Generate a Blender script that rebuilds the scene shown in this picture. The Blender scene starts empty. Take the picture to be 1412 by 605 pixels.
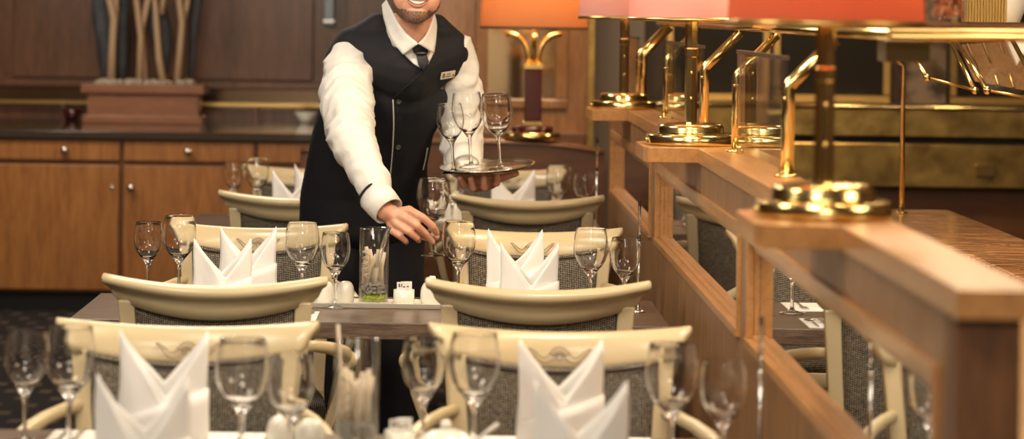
import bpy, bmesh, math, random
from mathutils import Vector, Matrix, noise, Euler
from mathutils.bvhtree import BVHTree
PI = math.pi
random.seed(7)
C = bpy.context.scene.collection
sc = bpy.context.scene

# ---------------------------------------------------------------- camera
F, PX, PY, ROLL, CH = 3600.0, 620.0, 18.0, 0.014, 1.55
cam = bpy.data.cameras.new('camera')
cam.sensor_width = 36.0
cam.lens = F / 1412.0 * 36.0
cam.shift_x = (706 - PX) / 1412.0
cam.shift_y = -(302.5 - PY) / 1412.0
cam.clip_end = 100
cam.dof.use_dof = True
cam.dof.focus_distance = 7.15
cam.dof.aperture_fstop = 3.3
camo = bpy.data.objects.new('camera', cam)
C.objects.link(camo)
camo.matrix_world = Matrix.Translation((0, 0, CH)) @ Matrix.Rotation(PI / 2, 4, 'X') @ Matrix.Rotation(ROLL, 4, 'Z')
sc.camera = camo

def P(px, py, d):
    u, v = px - PX, py - PY
    x = u + ROLL * v
    y = v - ROLL * u
    return Vector((x * d / F, d, CH - y * d / F))

# ---------------------------------------------------------------- world, lights, exposure
w = bpy.data.worlds.new('world'); sc.world = w; w.use_nodes = True
w.node_tree.nodes['Background'].inputs[0].default_value = (1.0, 0.86, 0.7, 1)
w.node_tree.nodes['Background'].inputs[1].default_value = 0.12
vs = sc.view_settings
vs.view_transform = 'Standard'; vs.look = 'None'; vs.gamma = 1; vs.use_curve_mapping = False
vs.exposure = -0.12

def area(name, loc, size, power, col=(1.0, 0.80, 0.58), target=None, shape='DISK', size_y=None):
    l = bpy.data.lights.new(name, 'AREA'); l.energy = power; l.color = col; l.shape = shape
    l.size = size
    if size_y: l.size_y = size_y
    o = bpy.data.objects.new(name, l); C.objects.link(o); o.location = loc
    d = (Vector(target) - Vector(loc)) if target else Vector((0, 0, -1))
    o.rotation_euler = d.to_track_quat('-Z', 'Y').to_euler()
    return o
CEIL = 2.75
WARM = (1.0, 0.88, 0.72)
area('ceiling_light_front', (-1.3, 4.2, CEIL - .05), 1.1, 62, WARM, (-.4, 6.8, .8))
area('ceiling_light_middle', (-0.9, 6.6, CEIL - .05), .7, 42, WARM, (-.3, 7.4, .8))
area('ceiling_light_right', (0.35, 5.0, CEIL - .05), .5, 34, WARM, (.3, 5.8, .8))
area('ceiling_light_far', (-0.8, 9.3, CEIL - .05), .6, 36, WARM)
area('ceiling_light_near', (-.2, 2.6, CEIL - .05), .8, 34, WARM, (0, 4.8, .7))
area('ceiling_light_buffet', (1.35, 6.9, CEIL - .05), .5, 60, (1.0, 0.76, 0.48))
area('ceiling_light_buffet_far', (2.0, 10.8, CEIL - .05), .5, 26, (1.0, 0.68, 0.36))
area('ceiling_light_cabinet', (-2.2, 12.0, CEIL - .05), .9, 60, WARM, (-2.2, 13.6, .7))
area('ceiling_light_back_wall', (.4, 11.0, CEIL - .05), .5, 26, (1.0, 0.74, 0.46), (.35, 12.4, 1.2))

area('fill_light_right', (2.9, 3.2, CEIL - .05), 1.6, 60, (1.0, 0.80, 0.55), (2.0, 5.0, 1.0))  # added soft fill, so the brass reflects a brighter right side
area('fill_light_near_room', (.3, -.9, CEIL - .05), 1.8, 160, WARM)  # added fill behind the camera for brass reflections and chair backs
area('ceiling_light_over_ledge', (1.1, 4.6, CEIL - .05), .35, 22, (1.0, 0.78, 0.48))

# ---------------------------------------------------------------- node helpers
def mat(name):
    m = bpy.data.materials.new(name); m.use_nodes = True
    nt = m.node_tree
    return m, nt, nt.nodes['Principled BSDF']
def setp(b, **k):
    names = dict(col='Base Color', rough='Roughness', metal='Metallic', ior='IOR', trans='Transmission Weight',
                 coat='Coat Weight', coatr='Coat Roughness', sheen='Sheen Weight', spec='Specular IOR Level',
                 sss='Subsurface Weight', emis='Emission Color', emiss='Emission Strength', alpha='Alpha')
    for a, v in k.items():
        if a in ('col', 'emis') and len(v) == 3: v = (*v, 1)
        b.inputs[names[a]].default_value = v
def simple(name, col, rough=.5, metal=0., **k):
    m, nt, b = mat(name); setp(b, col=col, rough=rough, metal=metal, **k); return m
def nd(nt, t, **k):
    n = nt.nodes.new(t)
    for a, v in k.items(): setattr(n, a, v)
    return n
def mapping(nt, scale=(1, 1, 1), rot=(0, 0, 0), kind='Object'):
    tc = nd(nt, 'ShaderNodeTexCoord'); mp = nd(nt, 'ShaderNodeMapping')
    mp.inputs['Scale'].default_value = scale; mp.inputs['Rotation'].default_value = rot
    nt.links.new(tc.outputs[kind], mp.inputs[0]); return mp.outputs[0]
def ramp(nt, fac, stops):
    r = nd(nt, 'ShaderNodeValToRGB'); e = r.color_ramp.elements
    while len(e) < len(stops): e.new(.5)
    for i, (p, c) in enumerate(stops):
        e[i].position = p; e[i].color = (*c, 1) if len(c) == 3 else c
    nt.links.new(fac, r.inputs[0]); return r.outputs[0]
def bump(nt, b, h, strength=.3, dist=.002):
    n = nd(nt, 'ShaderNodeBump'); n.inputs['Strength'].default_value = strength; n.inputs['Distance'].default_value = dist
    nt.links.new(h, n.inputs['Height']); nt.links.new(n.outputs[0], b.inputs['Normal'])
def wood(name, dark, light, scale=(1, 1, 1), rough=.35, coat=.3, fine=1.0):
    """grain runs along the axis with the smallest scale"""
    m, nt, b = mat(name)
    v = mapping(nt, scale)
    n1 = nd(nt, 'ShaderNodeTexNoise'); n1.inputs['Scale'].default_value = 6; n1.inputs['Detail'].default_value = 5
    n1.inputs['Distortion'].default_value = .6
    nt.links.new(v, n1.inputs[0])
    n2 = nd(nt, 'ShaderNodeTexNoise'); n2.inputs['Scale'].default_value = 45 * fine; n2.inputs['Detail'].default_value = 3
    nt.links.new(v, n2.inputs[0])
    mx = nd(nt, 'ShaderNodeMath', operation='MULTIPLY_ADD'); mx.inputs[1].default_value = .45
    nt.links.new(n2.outputs[0], mx.inputs[0]); 
    ml = nd(nt, 'ShaderNodeMath', operation='MULTIPLY'); ml.inputs[1].default_value = .6
    nt.links.new(n1.outputs[0], ml.inputs[0]); nt.links.new(ml.outputs[0], mx.inputs[2])
    c = ramp(nt, mx.outputs[0], [(.32, dark), (.68, light)])
    nt.links.new(c, b.inputs['Base Color'])
    setp(b, rough=rough, coat=coat, coatr=.2)
    bump(nt, b, mx.outputs[0], .15, .001)
    return m

def aged_brass():
    m, nt, b = mat('aged_brass_band'); v = mapping(nt, (1, 1, 1))
    n = nd(nt, 'ShaderNodeTexNoise'); n.inputs['Scale'].default_value = 7; n.inputs['Detail'].default_value = 8; nt.links.new(v, n.inputs[0])
    c = ramp(nt, n.outputs[0], [(.35, (.30, .20, .07)), (.65, (.62, .44, .15))]); nt.links.new(c, b.inputs['Base Color'])
    setp(b, metal=.9, rough=.28); bump(nt, b, n.outputs[0], .25, .01); return m
M = {}
# partition oak: grain horizontal along Y (depth) for cap, vertical for panels
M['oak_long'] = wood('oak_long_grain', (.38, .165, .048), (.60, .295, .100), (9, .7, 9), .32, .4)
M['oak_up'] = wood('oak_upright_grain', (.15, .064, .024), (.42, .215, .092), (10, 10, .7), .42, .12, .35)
M['oak_front'] = wood('oak_cross_grain', (.38, .165, .048), (.60, .295, .100), (.8, 9, 9), .32, .4)
M['walnut'] = wood('dark_post_wood', (.10, .038, .012), (.22, .09, .03), (9, 9, .8), .5, .05)
M['cherry'] = wood('cherry_cabinet', (.22, .078, .016), (.40, .165, .042), (4, 4, .5), .4, .2, .6)
M['cherry_frame'] = simple('cherry_frame', (.13, .047, .014), .4)
M['wall_wood'] = wood('wall_panel_wood', (.10, .038, .016), (.215, .088, .038), (3, 3, .5), .35, .35, .6)
M['wall_gold'] = wood('golden_wall_wood', (.22, .09, .028), (.42, .20, .07), (3, 3, .6), .3, .5, .5)
M['planter'] = wood('planter_wood', (.22, .082, .036), (.32, .13, .058), (.8, 5, 5), .4, .2, .6)
M['table'] = wood('table_laminate', (.022, .013, .009), (.22, .145, .098), (1.1, 16, 16), .38, .15, 1.2)
M['banquette'] = wood('banquette_wood', (.10, .038, .016), (.19, .075, .03), (.6, 4, 4), .35, .3)
M['cream'] = simple('cream_lacquer', (.585, .475, .285), .32, coat=.22, coatr=.12)
M['groove'] = simple('carved_groove', (.27, .19, .10), .5)
M['porcelain'] = simple('white_porcelain', (.80, .77, .68), .18, coat=.4, coatr=.05)
M['steel'] = simple('steel', (.75, .73, .70), .22, 1.)
M['silver'] = simple('silver_tray_metal', (.85, .82, .74), .16, 1.)
M['brass'] = simple('polished_brass', (.85, .68, .30), .17, 1.)
M['brass_dull'] = simple('dull_brass', (.62, .42, .15), .30, 1.)
M['brass_band'] = aged_brass()
M['mirror'] = simple('mirror_glass', (.88, .88, .86), .015, 1.)
M['black'] = simple('black_plastic', (.01, .01, .012), .4)
M['kick'] = simple('dark_plinth', (.012, .010, .012), .6)
M['burgundy'] = simple('burgundy_lacquer', (.075, .010, .012), .18, coat=.5)
M['grey_wall'] = simple('grey_wall_paint', (.26, .225, .20), .7)
M['dark_glass'] = simple('dark_window_glass', (.030, .026, .022), .12)
M['plaster'] = simple('ceiling_plaster', (.70, .62, .50), .8)
M['counter_dark'] = simple('dark_counter_stone', (.050, .036, .030), .12, coat=.5)
M['pebble'] = simple('pale_pebbles', (.50, .42, .33), .7)
M['branch'] = simple('pale_branch', (.52, .35, .215), .6)
M['darkwood'] = wood('grey_driftwood', (.020, .022, .028), (.10, .105, .12), (3, 3, 1), .7, 0)
M['stick'] = wood('bleached_sticks', (.52, .40, .26), (.80, .70, .55), (8, 8, 1), .6, 0)
M['lime'] = simple('lime_moss', (.50, .62, .03), .6)
M['graystone'] = simple('grey_pebbles', (.34, .31, .27), .6)
M['paper'] = simple('white_paper', (.82, .80, .76), .7)
M['inkred'] = simple('printed_ink_red', (.35, .05, .06), .6)
M['ink'] = simple('printed_ink_black', (.03, .03, .035), .6)
M['nuts'] = simple('brown_nuts', (.42, .13, .035), .5)

def glassm(name, tint=(1, 1, 1), ior=1.45):
    m, nt, b = mat(name); setp(b, col=tint, rough=0.0, trans=1.0, ior=ior); return m
M['glass'] = glassm('clear_glass')
def thin_glass(name, tint):
    """thin sheet: clear transmission with a Fresnel reflection, no bending of what lies behind"""
    m, nt, b = mat(name); nt.nodes.remove(b)
    t = nd(nt, 'ShaderNodeBsdfTransparent'); g = nd(nt, 'ShaderNodeBsdfGlossy'); lw = nd(nt, 'ShaderNodeLayerWeight'); lw.inputs[0].default_value = .5; mx = nd(nt, 'ShaderNodeMixShader')
    pw = nd(nt, 'ShaderNodeMath', operation='POWER'); pw.inputs[1].default_value = 4.0; f = nd(nt, 'ShaderNodeMath', operation='MULTIPLY_ADD'); f.inputs[1].default_value = .9; f.inputs[2].default_value = .035
    t.inputs[0].default_value = (*tint, 1); g.inputs['Roughness'].default_value = .0
    nt.links.new(lw.outputs['Facing'], pw.inputs[0]); nt.links.new(pw.outputs[0], f.inputs[0])
    nt.links.new(f.outputs[0], mx.inputs[0]); nt.links.new(t.outputs[0], mx.inputs[1]); nt.links.new(g.outputs[0], mx.inputs[2])
    nt.links.new(mx.outputs[0], nt.nodes['Material Output'].inputs[0]); return m
M['frosted'] = glassm('frosted_glass'); M['frosted'].node_tree.nodes['Principled BSDF'].inputs['Roughness'].default_value = .25
M['pane'] = thin_glass('pane_glass', (.95, .95, .93))
M['vase_glass'] = thin_glass('vase_glass', (.985, .99, .985))

def linen():
    m, nt, b = mat('white_linen'); setp(b, col=(.86, .84, .81), rough=.75, sheen=.2)
    v = mapping(nt, (1, 1, 1)); n = nd(nt, 'ShaderNodeTexNoise'); n.inputs['Scale'].default_value = 30
    nt.links.new(v, n.inputs[0]); bump(nt, b, n.outputs[0], .25, .004); return m
M['linen'] = linen()

def woven():
    m, nt, b = mat('woven_upholstery')
    v = mapping(nt, (1, 1, 1)); sep = nd(nt, 'ShaderNodeSeparateXYZ'); nt.links.new(v, sep.inputs[0])
    def sn(o, per, ph=0):
        a = nd(nt, 'ShaderNodeMath', operation='MULTIPLY'); a.inputs[1].default_value = 2 * PI / per
        nt.links.new(o, a.inputs[0]); s = nd(nt, 'ShaderNodeMath', operation='SINE'); nt.links.new(a.outputs[0], s.inputs[0]); return s.outputs[0]
    yz = nd(nt, 'ShaderNodeMath', operation='ADD'); nt.links.new(sep.outputs[1], yz.inputs[0]); nt.links.new(sep.outputs[2], yz.inputs[1])
    p0 = nd(nt, 'ShaderNodeMath', operation='ADD'); nt.links.new(sn(sep.outputs[0], .0052), p0.inputs[0]); nt.links.new(sn(yz.outputs[0], .0058), p0.inputs[1])
    p = nd(nt, 'ShaderNodeMath', operation='MULTIPLY'); p.inputs[1].default_value = .32; nt.links.new(p0.outputs[0], p.inputs[0])
    n = nd(nt, 'ShaderNodeTexNoise'); n.inputs['Scale'].default_value = 170; nt.links.new(v, n.inputs[0])
    a = nd(nt, 'ShaderNodeMath', operation='ADD'); nt.links.new(n.outputs[0], a.inputs[0]); nt.links.new(p.outputs[0], a.inputs[1])
    c = ramp(nt, a.outputs[0], [(.42, (.009, .007, .006)), (.82, (.34, .285, .21))])
    nt.links.new(c, b.inputs['Base Color']); setp(b, rough=.85); bump(nt, b, p.outputs[0], .5, .001); return m
M['woven'] = woven()

def carpet():
    m, nt, b = mat('dark_carpet_dashes')
    v = mapping(nt, (1, 1, 1))
    br = nd(nt, 'ShaderNodeTexBrick'); nt.links.new(v, br.inputs[0]); br.inputs['Scale'].default_value = 1
    br.inputs['Color1'].default_value = (.085, .062, .040, 1); br.inputs['Color2'].default_value = (.060, .045, .032, 1)
    br.inputs['Mortar'].default_value = (.006, .005, .007, 1)
    br.inputs['Brick Width'].default_value = .14; br.inputs['Row Height'].default_value = .19
    br.inputs['Mortar Size'].default_value = .055; br.inputs['Mortar Smooth'].default_value = .3
    nt.links.new(br.outputs[0], b.inputs['Base Color']); setp(b, rough=.95)
    n = nd(nt, 'ShaderNodeTexNoise'); n.inputs['Scale'].default_value = 300; nt.links.new(v, n.inputs[0]); bump(nt, b, n.outputs[0], .15, .002)
    return m
M['carpet'] = carpet()

def marble():
    m, nt, b = mat('brown_veined_marble')
    v = mapping(nt, (1.2, 5, 1.2), (0, 0, .35))
    n = nd(nt, 'ShaderNodeTexNoise'); n.inputs['Scale'].default_value = 2.6; n.inputs['Detail'].default_value = 9; n.inputs['Distortion'].default_value = 1.8
    nt.links.new(v, n.inputs[0])
    c = ramp(nt, n.outputs[0], [(.32, (.07, .028, .014)), (.44, (.42, .17, .07)), (.5, (.70, .38, .18)), (.56, (.30, .14, .07)), (.68, (.34, .26, .18))])
    nt.links.new(c, b.inputs['Base Color']); setp(b, rough=.16, spec=.35); return m
M['marble'] = marble()

def stone():
    m, nt, b = mat('mottled_stone')
    v = mapping(nt); n = nd(nt, 'ShaderNodeTexNoise'); n.inputs['Scale'].default_value = 9; n.inputs['Detail'].default_value = 5
    nt.links.new(v, n.inputs[0]); c = ramp(nt, n.outputs[0], [(.42, (.055, .038, .028)), (.6, (.33, .24, .17))])
    nt.links.new(c, b.inputs['Base Color']); setp(b, rough=.5); return m
M['stone'] = stone()

def shade(name, col, tr):
    m, nt, b = mat(name)
    nt.nodes.remove(b)
    d = nd(nt, 'ShaderNodeBsdfDiffuse'); t = nd(nt, 'ShaderNodeBsdfTranslucent'); mx = nd(nt, 'ShaderNodeMixShader')
    d.inputs[0].default_value = (*col, 1); t.inputs[0].default_value = (*tr, 1); mx.inputs[0].default_value = .45
    nt.links.new(d.outputs[0], mx.inputs[1]); nt.links.new(t.outputs[0], mx.inputs[2])
    nt.links.new(mx.outputs[0], nt.nodes['Material Output'].inputs[0]); return m
M['shade_pink'] = shade('salmon_lampshade', (.74, .56, .50), (.70, .24, .10))
M['shade_coral'] = shade('coral_lampshade', (.62, .25, .12), (.70, .15, .03))
M['shade_orange'] = shade('orange_lampshade', (.66, .40, .20), (.82, .45, .20))

def cloth(name, col, rough=.8, bumps=.3, scale=25, dist=.006, **k):
    m, nt, b = mat(name); setp(b, col=col, rough=rough, **k)
    v = mapping(nt); n = nd(nt, 'ShaderNodeTexNoise'); n.inputs['Scale'].default_value = scale; n.inputs['Detail'].default_value = 2
    nt.links.new(v, n.inputs[0]); bump(nt, b, n.outputs[0], bumps, dist); return m
M['navy'] = cloth('navy_waistcoat_cloth', (.0045, .0048, .0085), .8, .2, 14, .01)
M['shirt'] = cloth('white_shirt_cloth', (.78, .76, .72), .7, .45, 20, .014)
M['tie'] = cloth('black_tie_silk', (.010, .012, .022), .4, .1, 60)
M['piping'] = simple('white_piping', (.75, .70, .62), .6)
M['button'] = simple('dark_button', (.03, .028, .03), .3)
M['shoe'] = simple('black_shoe_leather', (.012, .011, .010), .25)
def skinm():
    m, nt, b = mat('skin'); setp(b, rough=.45, sss=.15)
    b.inputs['Subsurface Radius'].default_value = (.9, .35, .2); b.inputs['Subsurface Scale'].default_value = .008
    v = mapping(nt); n = nd(nt, 'ShaderNodeTexNoise'); n.inputs['Scale'].default_value = 35; nt.links.new(v, n.inputs[0])
    c = ramp(nt, n.outputs[0], [(.35, (.60, .29, .185)), (.65, (.70, .38, .26))])
    nt.links.new(c, b.inputs['Base Color']); return m
M['skin'] = skinm()
M['lip'] = simple('lip', (.46, .19, .14), .4)
M['mouth'] = simple('mouth_dark', (.06, .012, .01), .5)
M['teeth'] = simple('teeth', (.82, .78, .70), .25)
M['hair'] = simple('dark_brown_hair', (.045, .024, .013), .6)
def stubble():
    m, nt, b = mat('beard_stubble'); v = mapping(nt)
    n = nd(nt, 'ShaderNodeTexNoise'); n.inputs['Scale'].default_value = 300; n.inputs['Detail'].default_value = 2; nt.links.new(v, n.inputs[0])
    c = ramp(nt, n.outputs[0], [(.42, (.10, .052, .033)), (.62, (.34, .17, .11))]); nt.links.new(c, b.inputs['Base Color']); setp(b, rough=.6); return m
M['stubble'] = stubble()

# ---------------------------------------------------------------- mesh helpers
class MB:
    def __init__(s): s.v = []; s.f = []; s.sm = []
    def add(s, vs_, fs, smooth=False):
        o = len(s.v); s.v += [tuple(p) for p in vs_]
        for f in fs: s.f.append([i + o for i in f]); s.sm.append(smooth)
        return s
    def box(s, a, b, rot=None, piv=None):
        x0, y0, z0 = a; x1, y1, z1 = b
        vs_ = [Vector(p) for p in ((x0, y0, z0), (x1, y0, z0), (x1, y1, z0), (x0, y1, z0), (x0, y0, z1), (x1, y0, z1), (x1, y1, z1), (x0, y1, z1))]
        if rot:
            c = Vector(piv) if piv else sum(vs_, Vector()) / 8
            R = Euler(rot).to_matrix(); vs_ = [c + R @ (p - c) for p in vs_]
        return s.add(vs_, [(0, 3, 2, 1), (4, 5, 6, 7), (0, 1, 5, 4), (1, 2, 6, 5), (2, 3, 7, 6), (3, 0, 4, 7)])
    def prism(s, pts, z0, z1):
        n = len(pts)
        vs_ = [(x, y, z0) for x, y in pts] + [(x, y, z1) for x, y in pts]
        return s.add(vs_, [tuple(range(n))[::-1], tuple(range(n, 2 * n))] + [(i, (i + 1) % n, n + (i + 1) % n, n + i) for i in range(n)])
    def extr(s, pts3, vec):
        n = len(pts3); v = Vector(vec)
        vs_ = [Vector(p) for p in pts3] + [Vector(p) + v for p in pts3]
        return s.add(vs_, [tuple(range(n))[::-1], tuple(range(n, 2 * n))] + [(i, (i + 1) % n, n + (i + 1) % n, n + i) for i in range(n)])
    def lathe(s, prof, c=(0, 0, 0), n=36, smooth=True):
        c = Vector(c); vs_ = []; idx = []
        for r, z in prof:
            if r < 1e-6: idx.append([len(vs_)]); vs_.append(c + Vector((0, 0, z)))
            else:
                idx.append(list(range(len(vs_), len(vs_) + n)))
                vs_ += [c + Vector((r * math.cos(2 * PI * k / n), r * math.sin(2 * PI * k / n), z)) for k in range(n)]
        fs = []
        for a, b in zip(idx, idx[1:]):
            for k in range(n):
                k2 = (k + 1) % n
                if len(a) == 1 and len(b) == 1: continue
                if len(a) == 1: fs.append((a[0], b[k2], b[k]))
                elif len(b) == 1: fs.append((a[k], a[k2], b[0]))
                else: fs.append((a[k], a[k2], b[k2], b[k]))
        return s.add(vs_, fs, smooth)
    def tube(s, pts, r, n=10, sx=1., smooth=True, up=None):
        pts = [Vector(p) for p in pts]; R = r if isinstance(r, (list, tuple)) else [r] * len(pts)
        vs_ = []; prev = None
        for i, p in enumerate(pts):
            t = (pts[min(i + 1, len(pts) - 1)] - pts[max(i - 1, 0)]).normalized()
            if prev is None:
                a = Vector(up) if up else (Vector((0, 0, 1)) if abs(t.z) < .9 else Vector((0, 1, 0)))
                nn = (a - t * a.dot(t)).normalized()
            else: nn = (prev - t * prev.dot(t)).normalized()
            prev = nn; bb = t.cross(nn)
            vs_ += [p + (nn * math.cos(2 * PI * k / n) + bb * math.sin(2 * PI * k / n) * sx) * R[i] for k in range(n)]
        m = len(pts)
        fs = [(i * n + k, i * n + (k + 1) % n, (i + 1) * n + (k + 1) % n, (i + 1) * n + k) for i in range(m - 1) for k in range(n)]
        s.add(vs_, fs, smooth)
        o = len(s.v) - m * n
        s.f.append([o + k for k in range(n)][::-1]); s.sm.append(False)
        s.f.append([o + (m - 1) * n + k for k in range(n)]); s.sm.append(False)
        return s
    def ball(s, c, r, n=16, m=10):
        r = r if isinstance(r, (list, tuple)) else (r, r, r); c = Vector(c)
        prof = [(math.sin(PI * i / m), -math.cos(PI * i / m)) for i in range(m + 1)]; prof[0] = (0, -1); prof[-1] = (0, 1)
        o = len(s.v); s.lathe(prof, n=n)
        for i in range(o, len(s.v)):
            x, y, z = s.v[i]; s.v[i] = (c.x + x * r[0], c.y + y * r[1], c.z + z * r[2])
        return s
    def grid(s, fn, nu, nv, smooth=True):
        vs_ = [fn(i / nu, j / nv) for i in range(nu + 1) for j in range(nv + 1)]
        fs = [(i * (nv + 1) + j, (i + 1) * (nv + 1) + j, (i + 1) * (nv + 1) + j + 1, i * (nv + 1) + j + 1) for i in range(nu) for j in range(nv)]
        return s.add(vs_, fs, smooth)
    def build(s, name, m, parent=None, bevel=0, solid=0, sub=0, loc=None, wn=False):
        me = bpy.data.meshes.new(name); me.from_pydata(s.v, [], s.f); me.update()
        for p, q in zip(me.polygons, s.sm): p.use_smooth = q
        bm = bmesh.new(); bm.from_mesh(me); bmesh.ops.recalc_face_normals(bm, faces=bm.faces); bm.to_mesh(me); bm.free()
        o = bpy.data.objects.new(name, me); C.objects.link(o); me.materials.append(m if not isinstance(m, str) else M[m])
        if parent: o.parent = parent
        if loc: o.location = loc
        if solid: q = o.modifiers.new('s', 'SOLIDIFY'); q.thickness = solid; q.offset = 0
        if bevel: q = o.modifiers.new('b', 'BEVEL'); q.width = bevel; q.segments = 2; q.limit_method = 'ANGLE'; q.angle_limit = .7
        if sub: q = o.modifiers.new('u', 'SUBSURF'); q.levels = sub; q.render_levels = sub
        return o
def tag(o, label=None, cat=None, group=None, kind=None):
    if label: o['label'] = label
    if cat: o['category'] = cat
    if group: o['group'] = group
    if kind: o['kind'] = kind
    return o
def thing(name, label, cat, loc=(0, 0, 0), rz=0, group=None):
    o = bpy.data.objects.new(name, None); C.objects.link(o); o.location = loc; o.rotation_euler = (0, 0, rz)
    o.empty_display_size = .05
    return tag(o, label, cat, group)
def dup(root, loc=None, rz=None, label=None, group=None, rot=None, scale=None):
    def cp(o, par):
        c = o.copy(); C.objects.link(c); c.parent = par
        for ch in list(o.children): cp(ch, c)
        return c
    r = cp(root, None)
    if loc is not None: r.location = loc
    if rz is not None: r.rotation_euler = (0, 0, rz)
    if rot is not None: r.rotation_euler = rot
    if scale is not None: r.scale = scale
    if label: r['label'] = label
    if group: r['group'] = group
    return r
def struct(name, mb, m, bevel=0):
    o = mb.build(name, m, bevel=bevel); o['kind'] = 'structure'; return o

# ---------------------------------------------------------------- the room
struct('floor', MB().box((-4.6, -3, -.05), (5, 15.6, 0)), 'carpet')
struct('ceiling', MB().box((-4.6, -3, CEIL), (5, 15.6, CEIL + .05)), 'plaster')
struct('wall_left', MB().box((-4.65, -3, 0), (-4.6, 15.6, CEIL)), 'wall_wood')
struct('wall_right', MB().box((5, -3, 0), (5.05, 15.6, CEIL)), 'wall_wood')
struct('wall_near', MB().box((-4.6, -3.05, 0), (5, -3, CEIL)), simple('warm_wall_paint', (.72, .58, .38), .8))
# back wall left: panels with raised stiles
YB = 15.0
wb = MB().box((-4.6, YB, 0), (.2, YB + .1, CEIL))
struct('wall_back', wb, 'wall_wood')
for nm, x0, x1 in (('trim_1', -4.5, -2.62), ('trim_2', -2.50, -.78), ('trim_3', -.60, -.05)):
    struct(nm, MB().box((x0, YB - .03, 1.15), (x1, YB, CEIL - .1)), 'wall_wood', .006)
struct('trim_4', MB().box((-4.6, YB - .06, 1.10), (.2, YB, 1.14)), 'wall_wood', .004)
tag(MB().box((-4.6, YB - .012, .985), (.2, YB, 1.095)).build('backsplash_mirror', simple('backsplash_mirror', (.42, .33, .26), .12, 1.)),
    'narrow mirrored backsplash strip above the dark cabinet worktop', 'mirror')
t = thing('brass_rail', 'brass strip rail running along the backsplash behind the wooden planter', 'rail', (-2.2, YB - .1, .927))
MB().box((-2.4, -.012, .075), (2.4, .012, .093)).build('bar', 'brass_dull', t)
for x in (-2.2, -1.1, 0, 1.1, 2.2): MB().box((x - .012, -.01, 0), (x + .012, .01, .078)).build('bracket', 'banquette', t)
t = thing('wall_sconce', 'slim grey vertical wall light between the dark wooden wall panels', 'wall light', (-.69, YB - .05, 1.47))
MB().box((-.028, -.03, 0), (.028, .045, .5)).build('body', simple('brushed_grey', (.20, .22, .24), .35, .6), t, .004)
MB().box((-.032, -.034, .02), (.032, -.03, .03)).build('band', 'steel', t)

# sideboard
YC = 13.3
def sideboard():
    t = thing('sideboard', 'long low cherry wood sideboard with drawers over doors against the back wall', 'cabinet', (0, YC, 0))
    MB().box((-4.4, .02, .10), (-.14, 1.68, .885)).build('carcass', 'cherry_frame', t)
    MB().box((-4.4, .10, 0), (-.14, 1.6, .10)).build('plinth', 'kick', t)
    MB().box((-4.4, -.03, .885), (-.13, 1.62, .925)).build('worktop', 'counter_dark', t, .004)
    div = [P(x, 200, YC).x for x in (-205, -18 - 2, 168, 353, 538)]
    for i in range(4):
        x0, x1 = div[i] + .012, div[i + 1] - .012
        d = MB().box((x0, -.004, .775), (x1, .018, .875)).build('drawer', 'cherry', t, .004)
        xk = (x0 + x1) / 2 + (.06 if i == 1 else 0)
        MB().ball((xk, -.03, .826), (.021, .017, .021)).tube([(xk, -.02, .826), (xk, 0, .826)], .008).build('knob', 'steel', d)
        q = MB().box((x0, -.004, .115), (x1, .018, .752)).build('door', 'cherry', t, .004)
        xd = x0 + .04 if i % 2 == 0 else x1 - .04
        k = MB().ball((xd, -.03, .64), (.020, .017, .020)).tube([(xd, -.02, .64), (xd, 0, .64)], .008)
        if i != 1: k.build('knob', 'steel', q)
        else: MB().lathe([(0, 0), (.010, 0), (.010, .004), (0, .004)], n=14).build('lock', 'steel', q, loc=(x1 - .035, -.004, .64)).rotation_euler = (PI / 2, 0, 0)
    return t
sideboard()

# planter
pl = P(200, 166, 14.3); pl.z = .925
t = thing('planter', 'wooden box planter with pale pebbles standing on the sideboard', 'planter', pl)
MB().box((-.30, -.12, .03), (.30, .12, .17)).build('box', 'planter', t)
MB().box((-.335, -.155, .165), (.335, .155, .215)).build('rim', 'planter', t, .006)
MB().box((-.325, -.145, 0), (.325, .145, .045)).build('base', 'planter', t, .006)
pb = MB()
for i in range(90): pb.ball((random.uniform(-.27, .27), random.uniform(-.12, .10), .215 + random.uniform(0, .012)), random.uniform(.012, .02), 8, 5)
o = pb.build('pebbles', 'pebble', t); o['kind'] = 'stuff'
def branch(px_pts, dy, label, r=.020):
    pts = [P(x, y, 14.3 + dy) for x, y in px_pts]; base = pts[0].copy()
    pts = [p - base for p in pts]
    top = pts[-1] + (pts[-1] - pts[-2]).normalized() * .35
    return tag(MB().tube([*pts, top], [r, *[r * .85] * (len(pts) - 1), r * .5], 8).build('branch', 'branch', loc=base), label, 'branch', 'pale branches in the planter')
branch([(153, 118), (155, 60), (157, 25), (150, -5)], 0, 'pale branch standing at the left end of the planter', .026)
branch([(155, 60), (160, 20), (160, -5)], .03, 'thin side twig of the leftmost pale branch in the planter', .018)
branch([(192, 118), (194, 50), (188, 0)], -.02, 'pale branch crossing its neighbour at the planter middle, leaning left', .020)
branch([(200, 118), (196, 60), (195, 40), (204, 0)], .02, 'pale branch crossing its neighbour at the planter middle, leaning right', .022)
branch([(226, 118), (219, 80), (217, 50)], 0, 'short pale branch right of the crossed pair in the planter', .022)
branch([(222, 20), (225, 0)], .05, 'broken pale branch tip above the short branch in the planter', .018)
branch([(244, 118), (249, 60), (251, 30), (247, 0)], 0, 'pale forked branch at the right end of the planter', .022)
branch([(251, 32), (258, 8), (259, -5)], .03, 'right prong of the forked pale branch in the planter', .018)
def drift(px_pts, dy, label, rs):
    pts = [P(x, y, 14.42 + dy) for x, y in px_pts]; base = pts[0].copy(); pts = [p - base for p in pts]
    mb = MB().tube([*pts, pts[-1] + Vector((0, 0, .3))], [*rs, rs[-1] * .6], 12)
    o = mb.build('driftwood', 'darkwood', loc=base, sub=1)
    return tag(o, label, 'driftwood', 'dark driftwood pieces in the planter')
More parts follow.
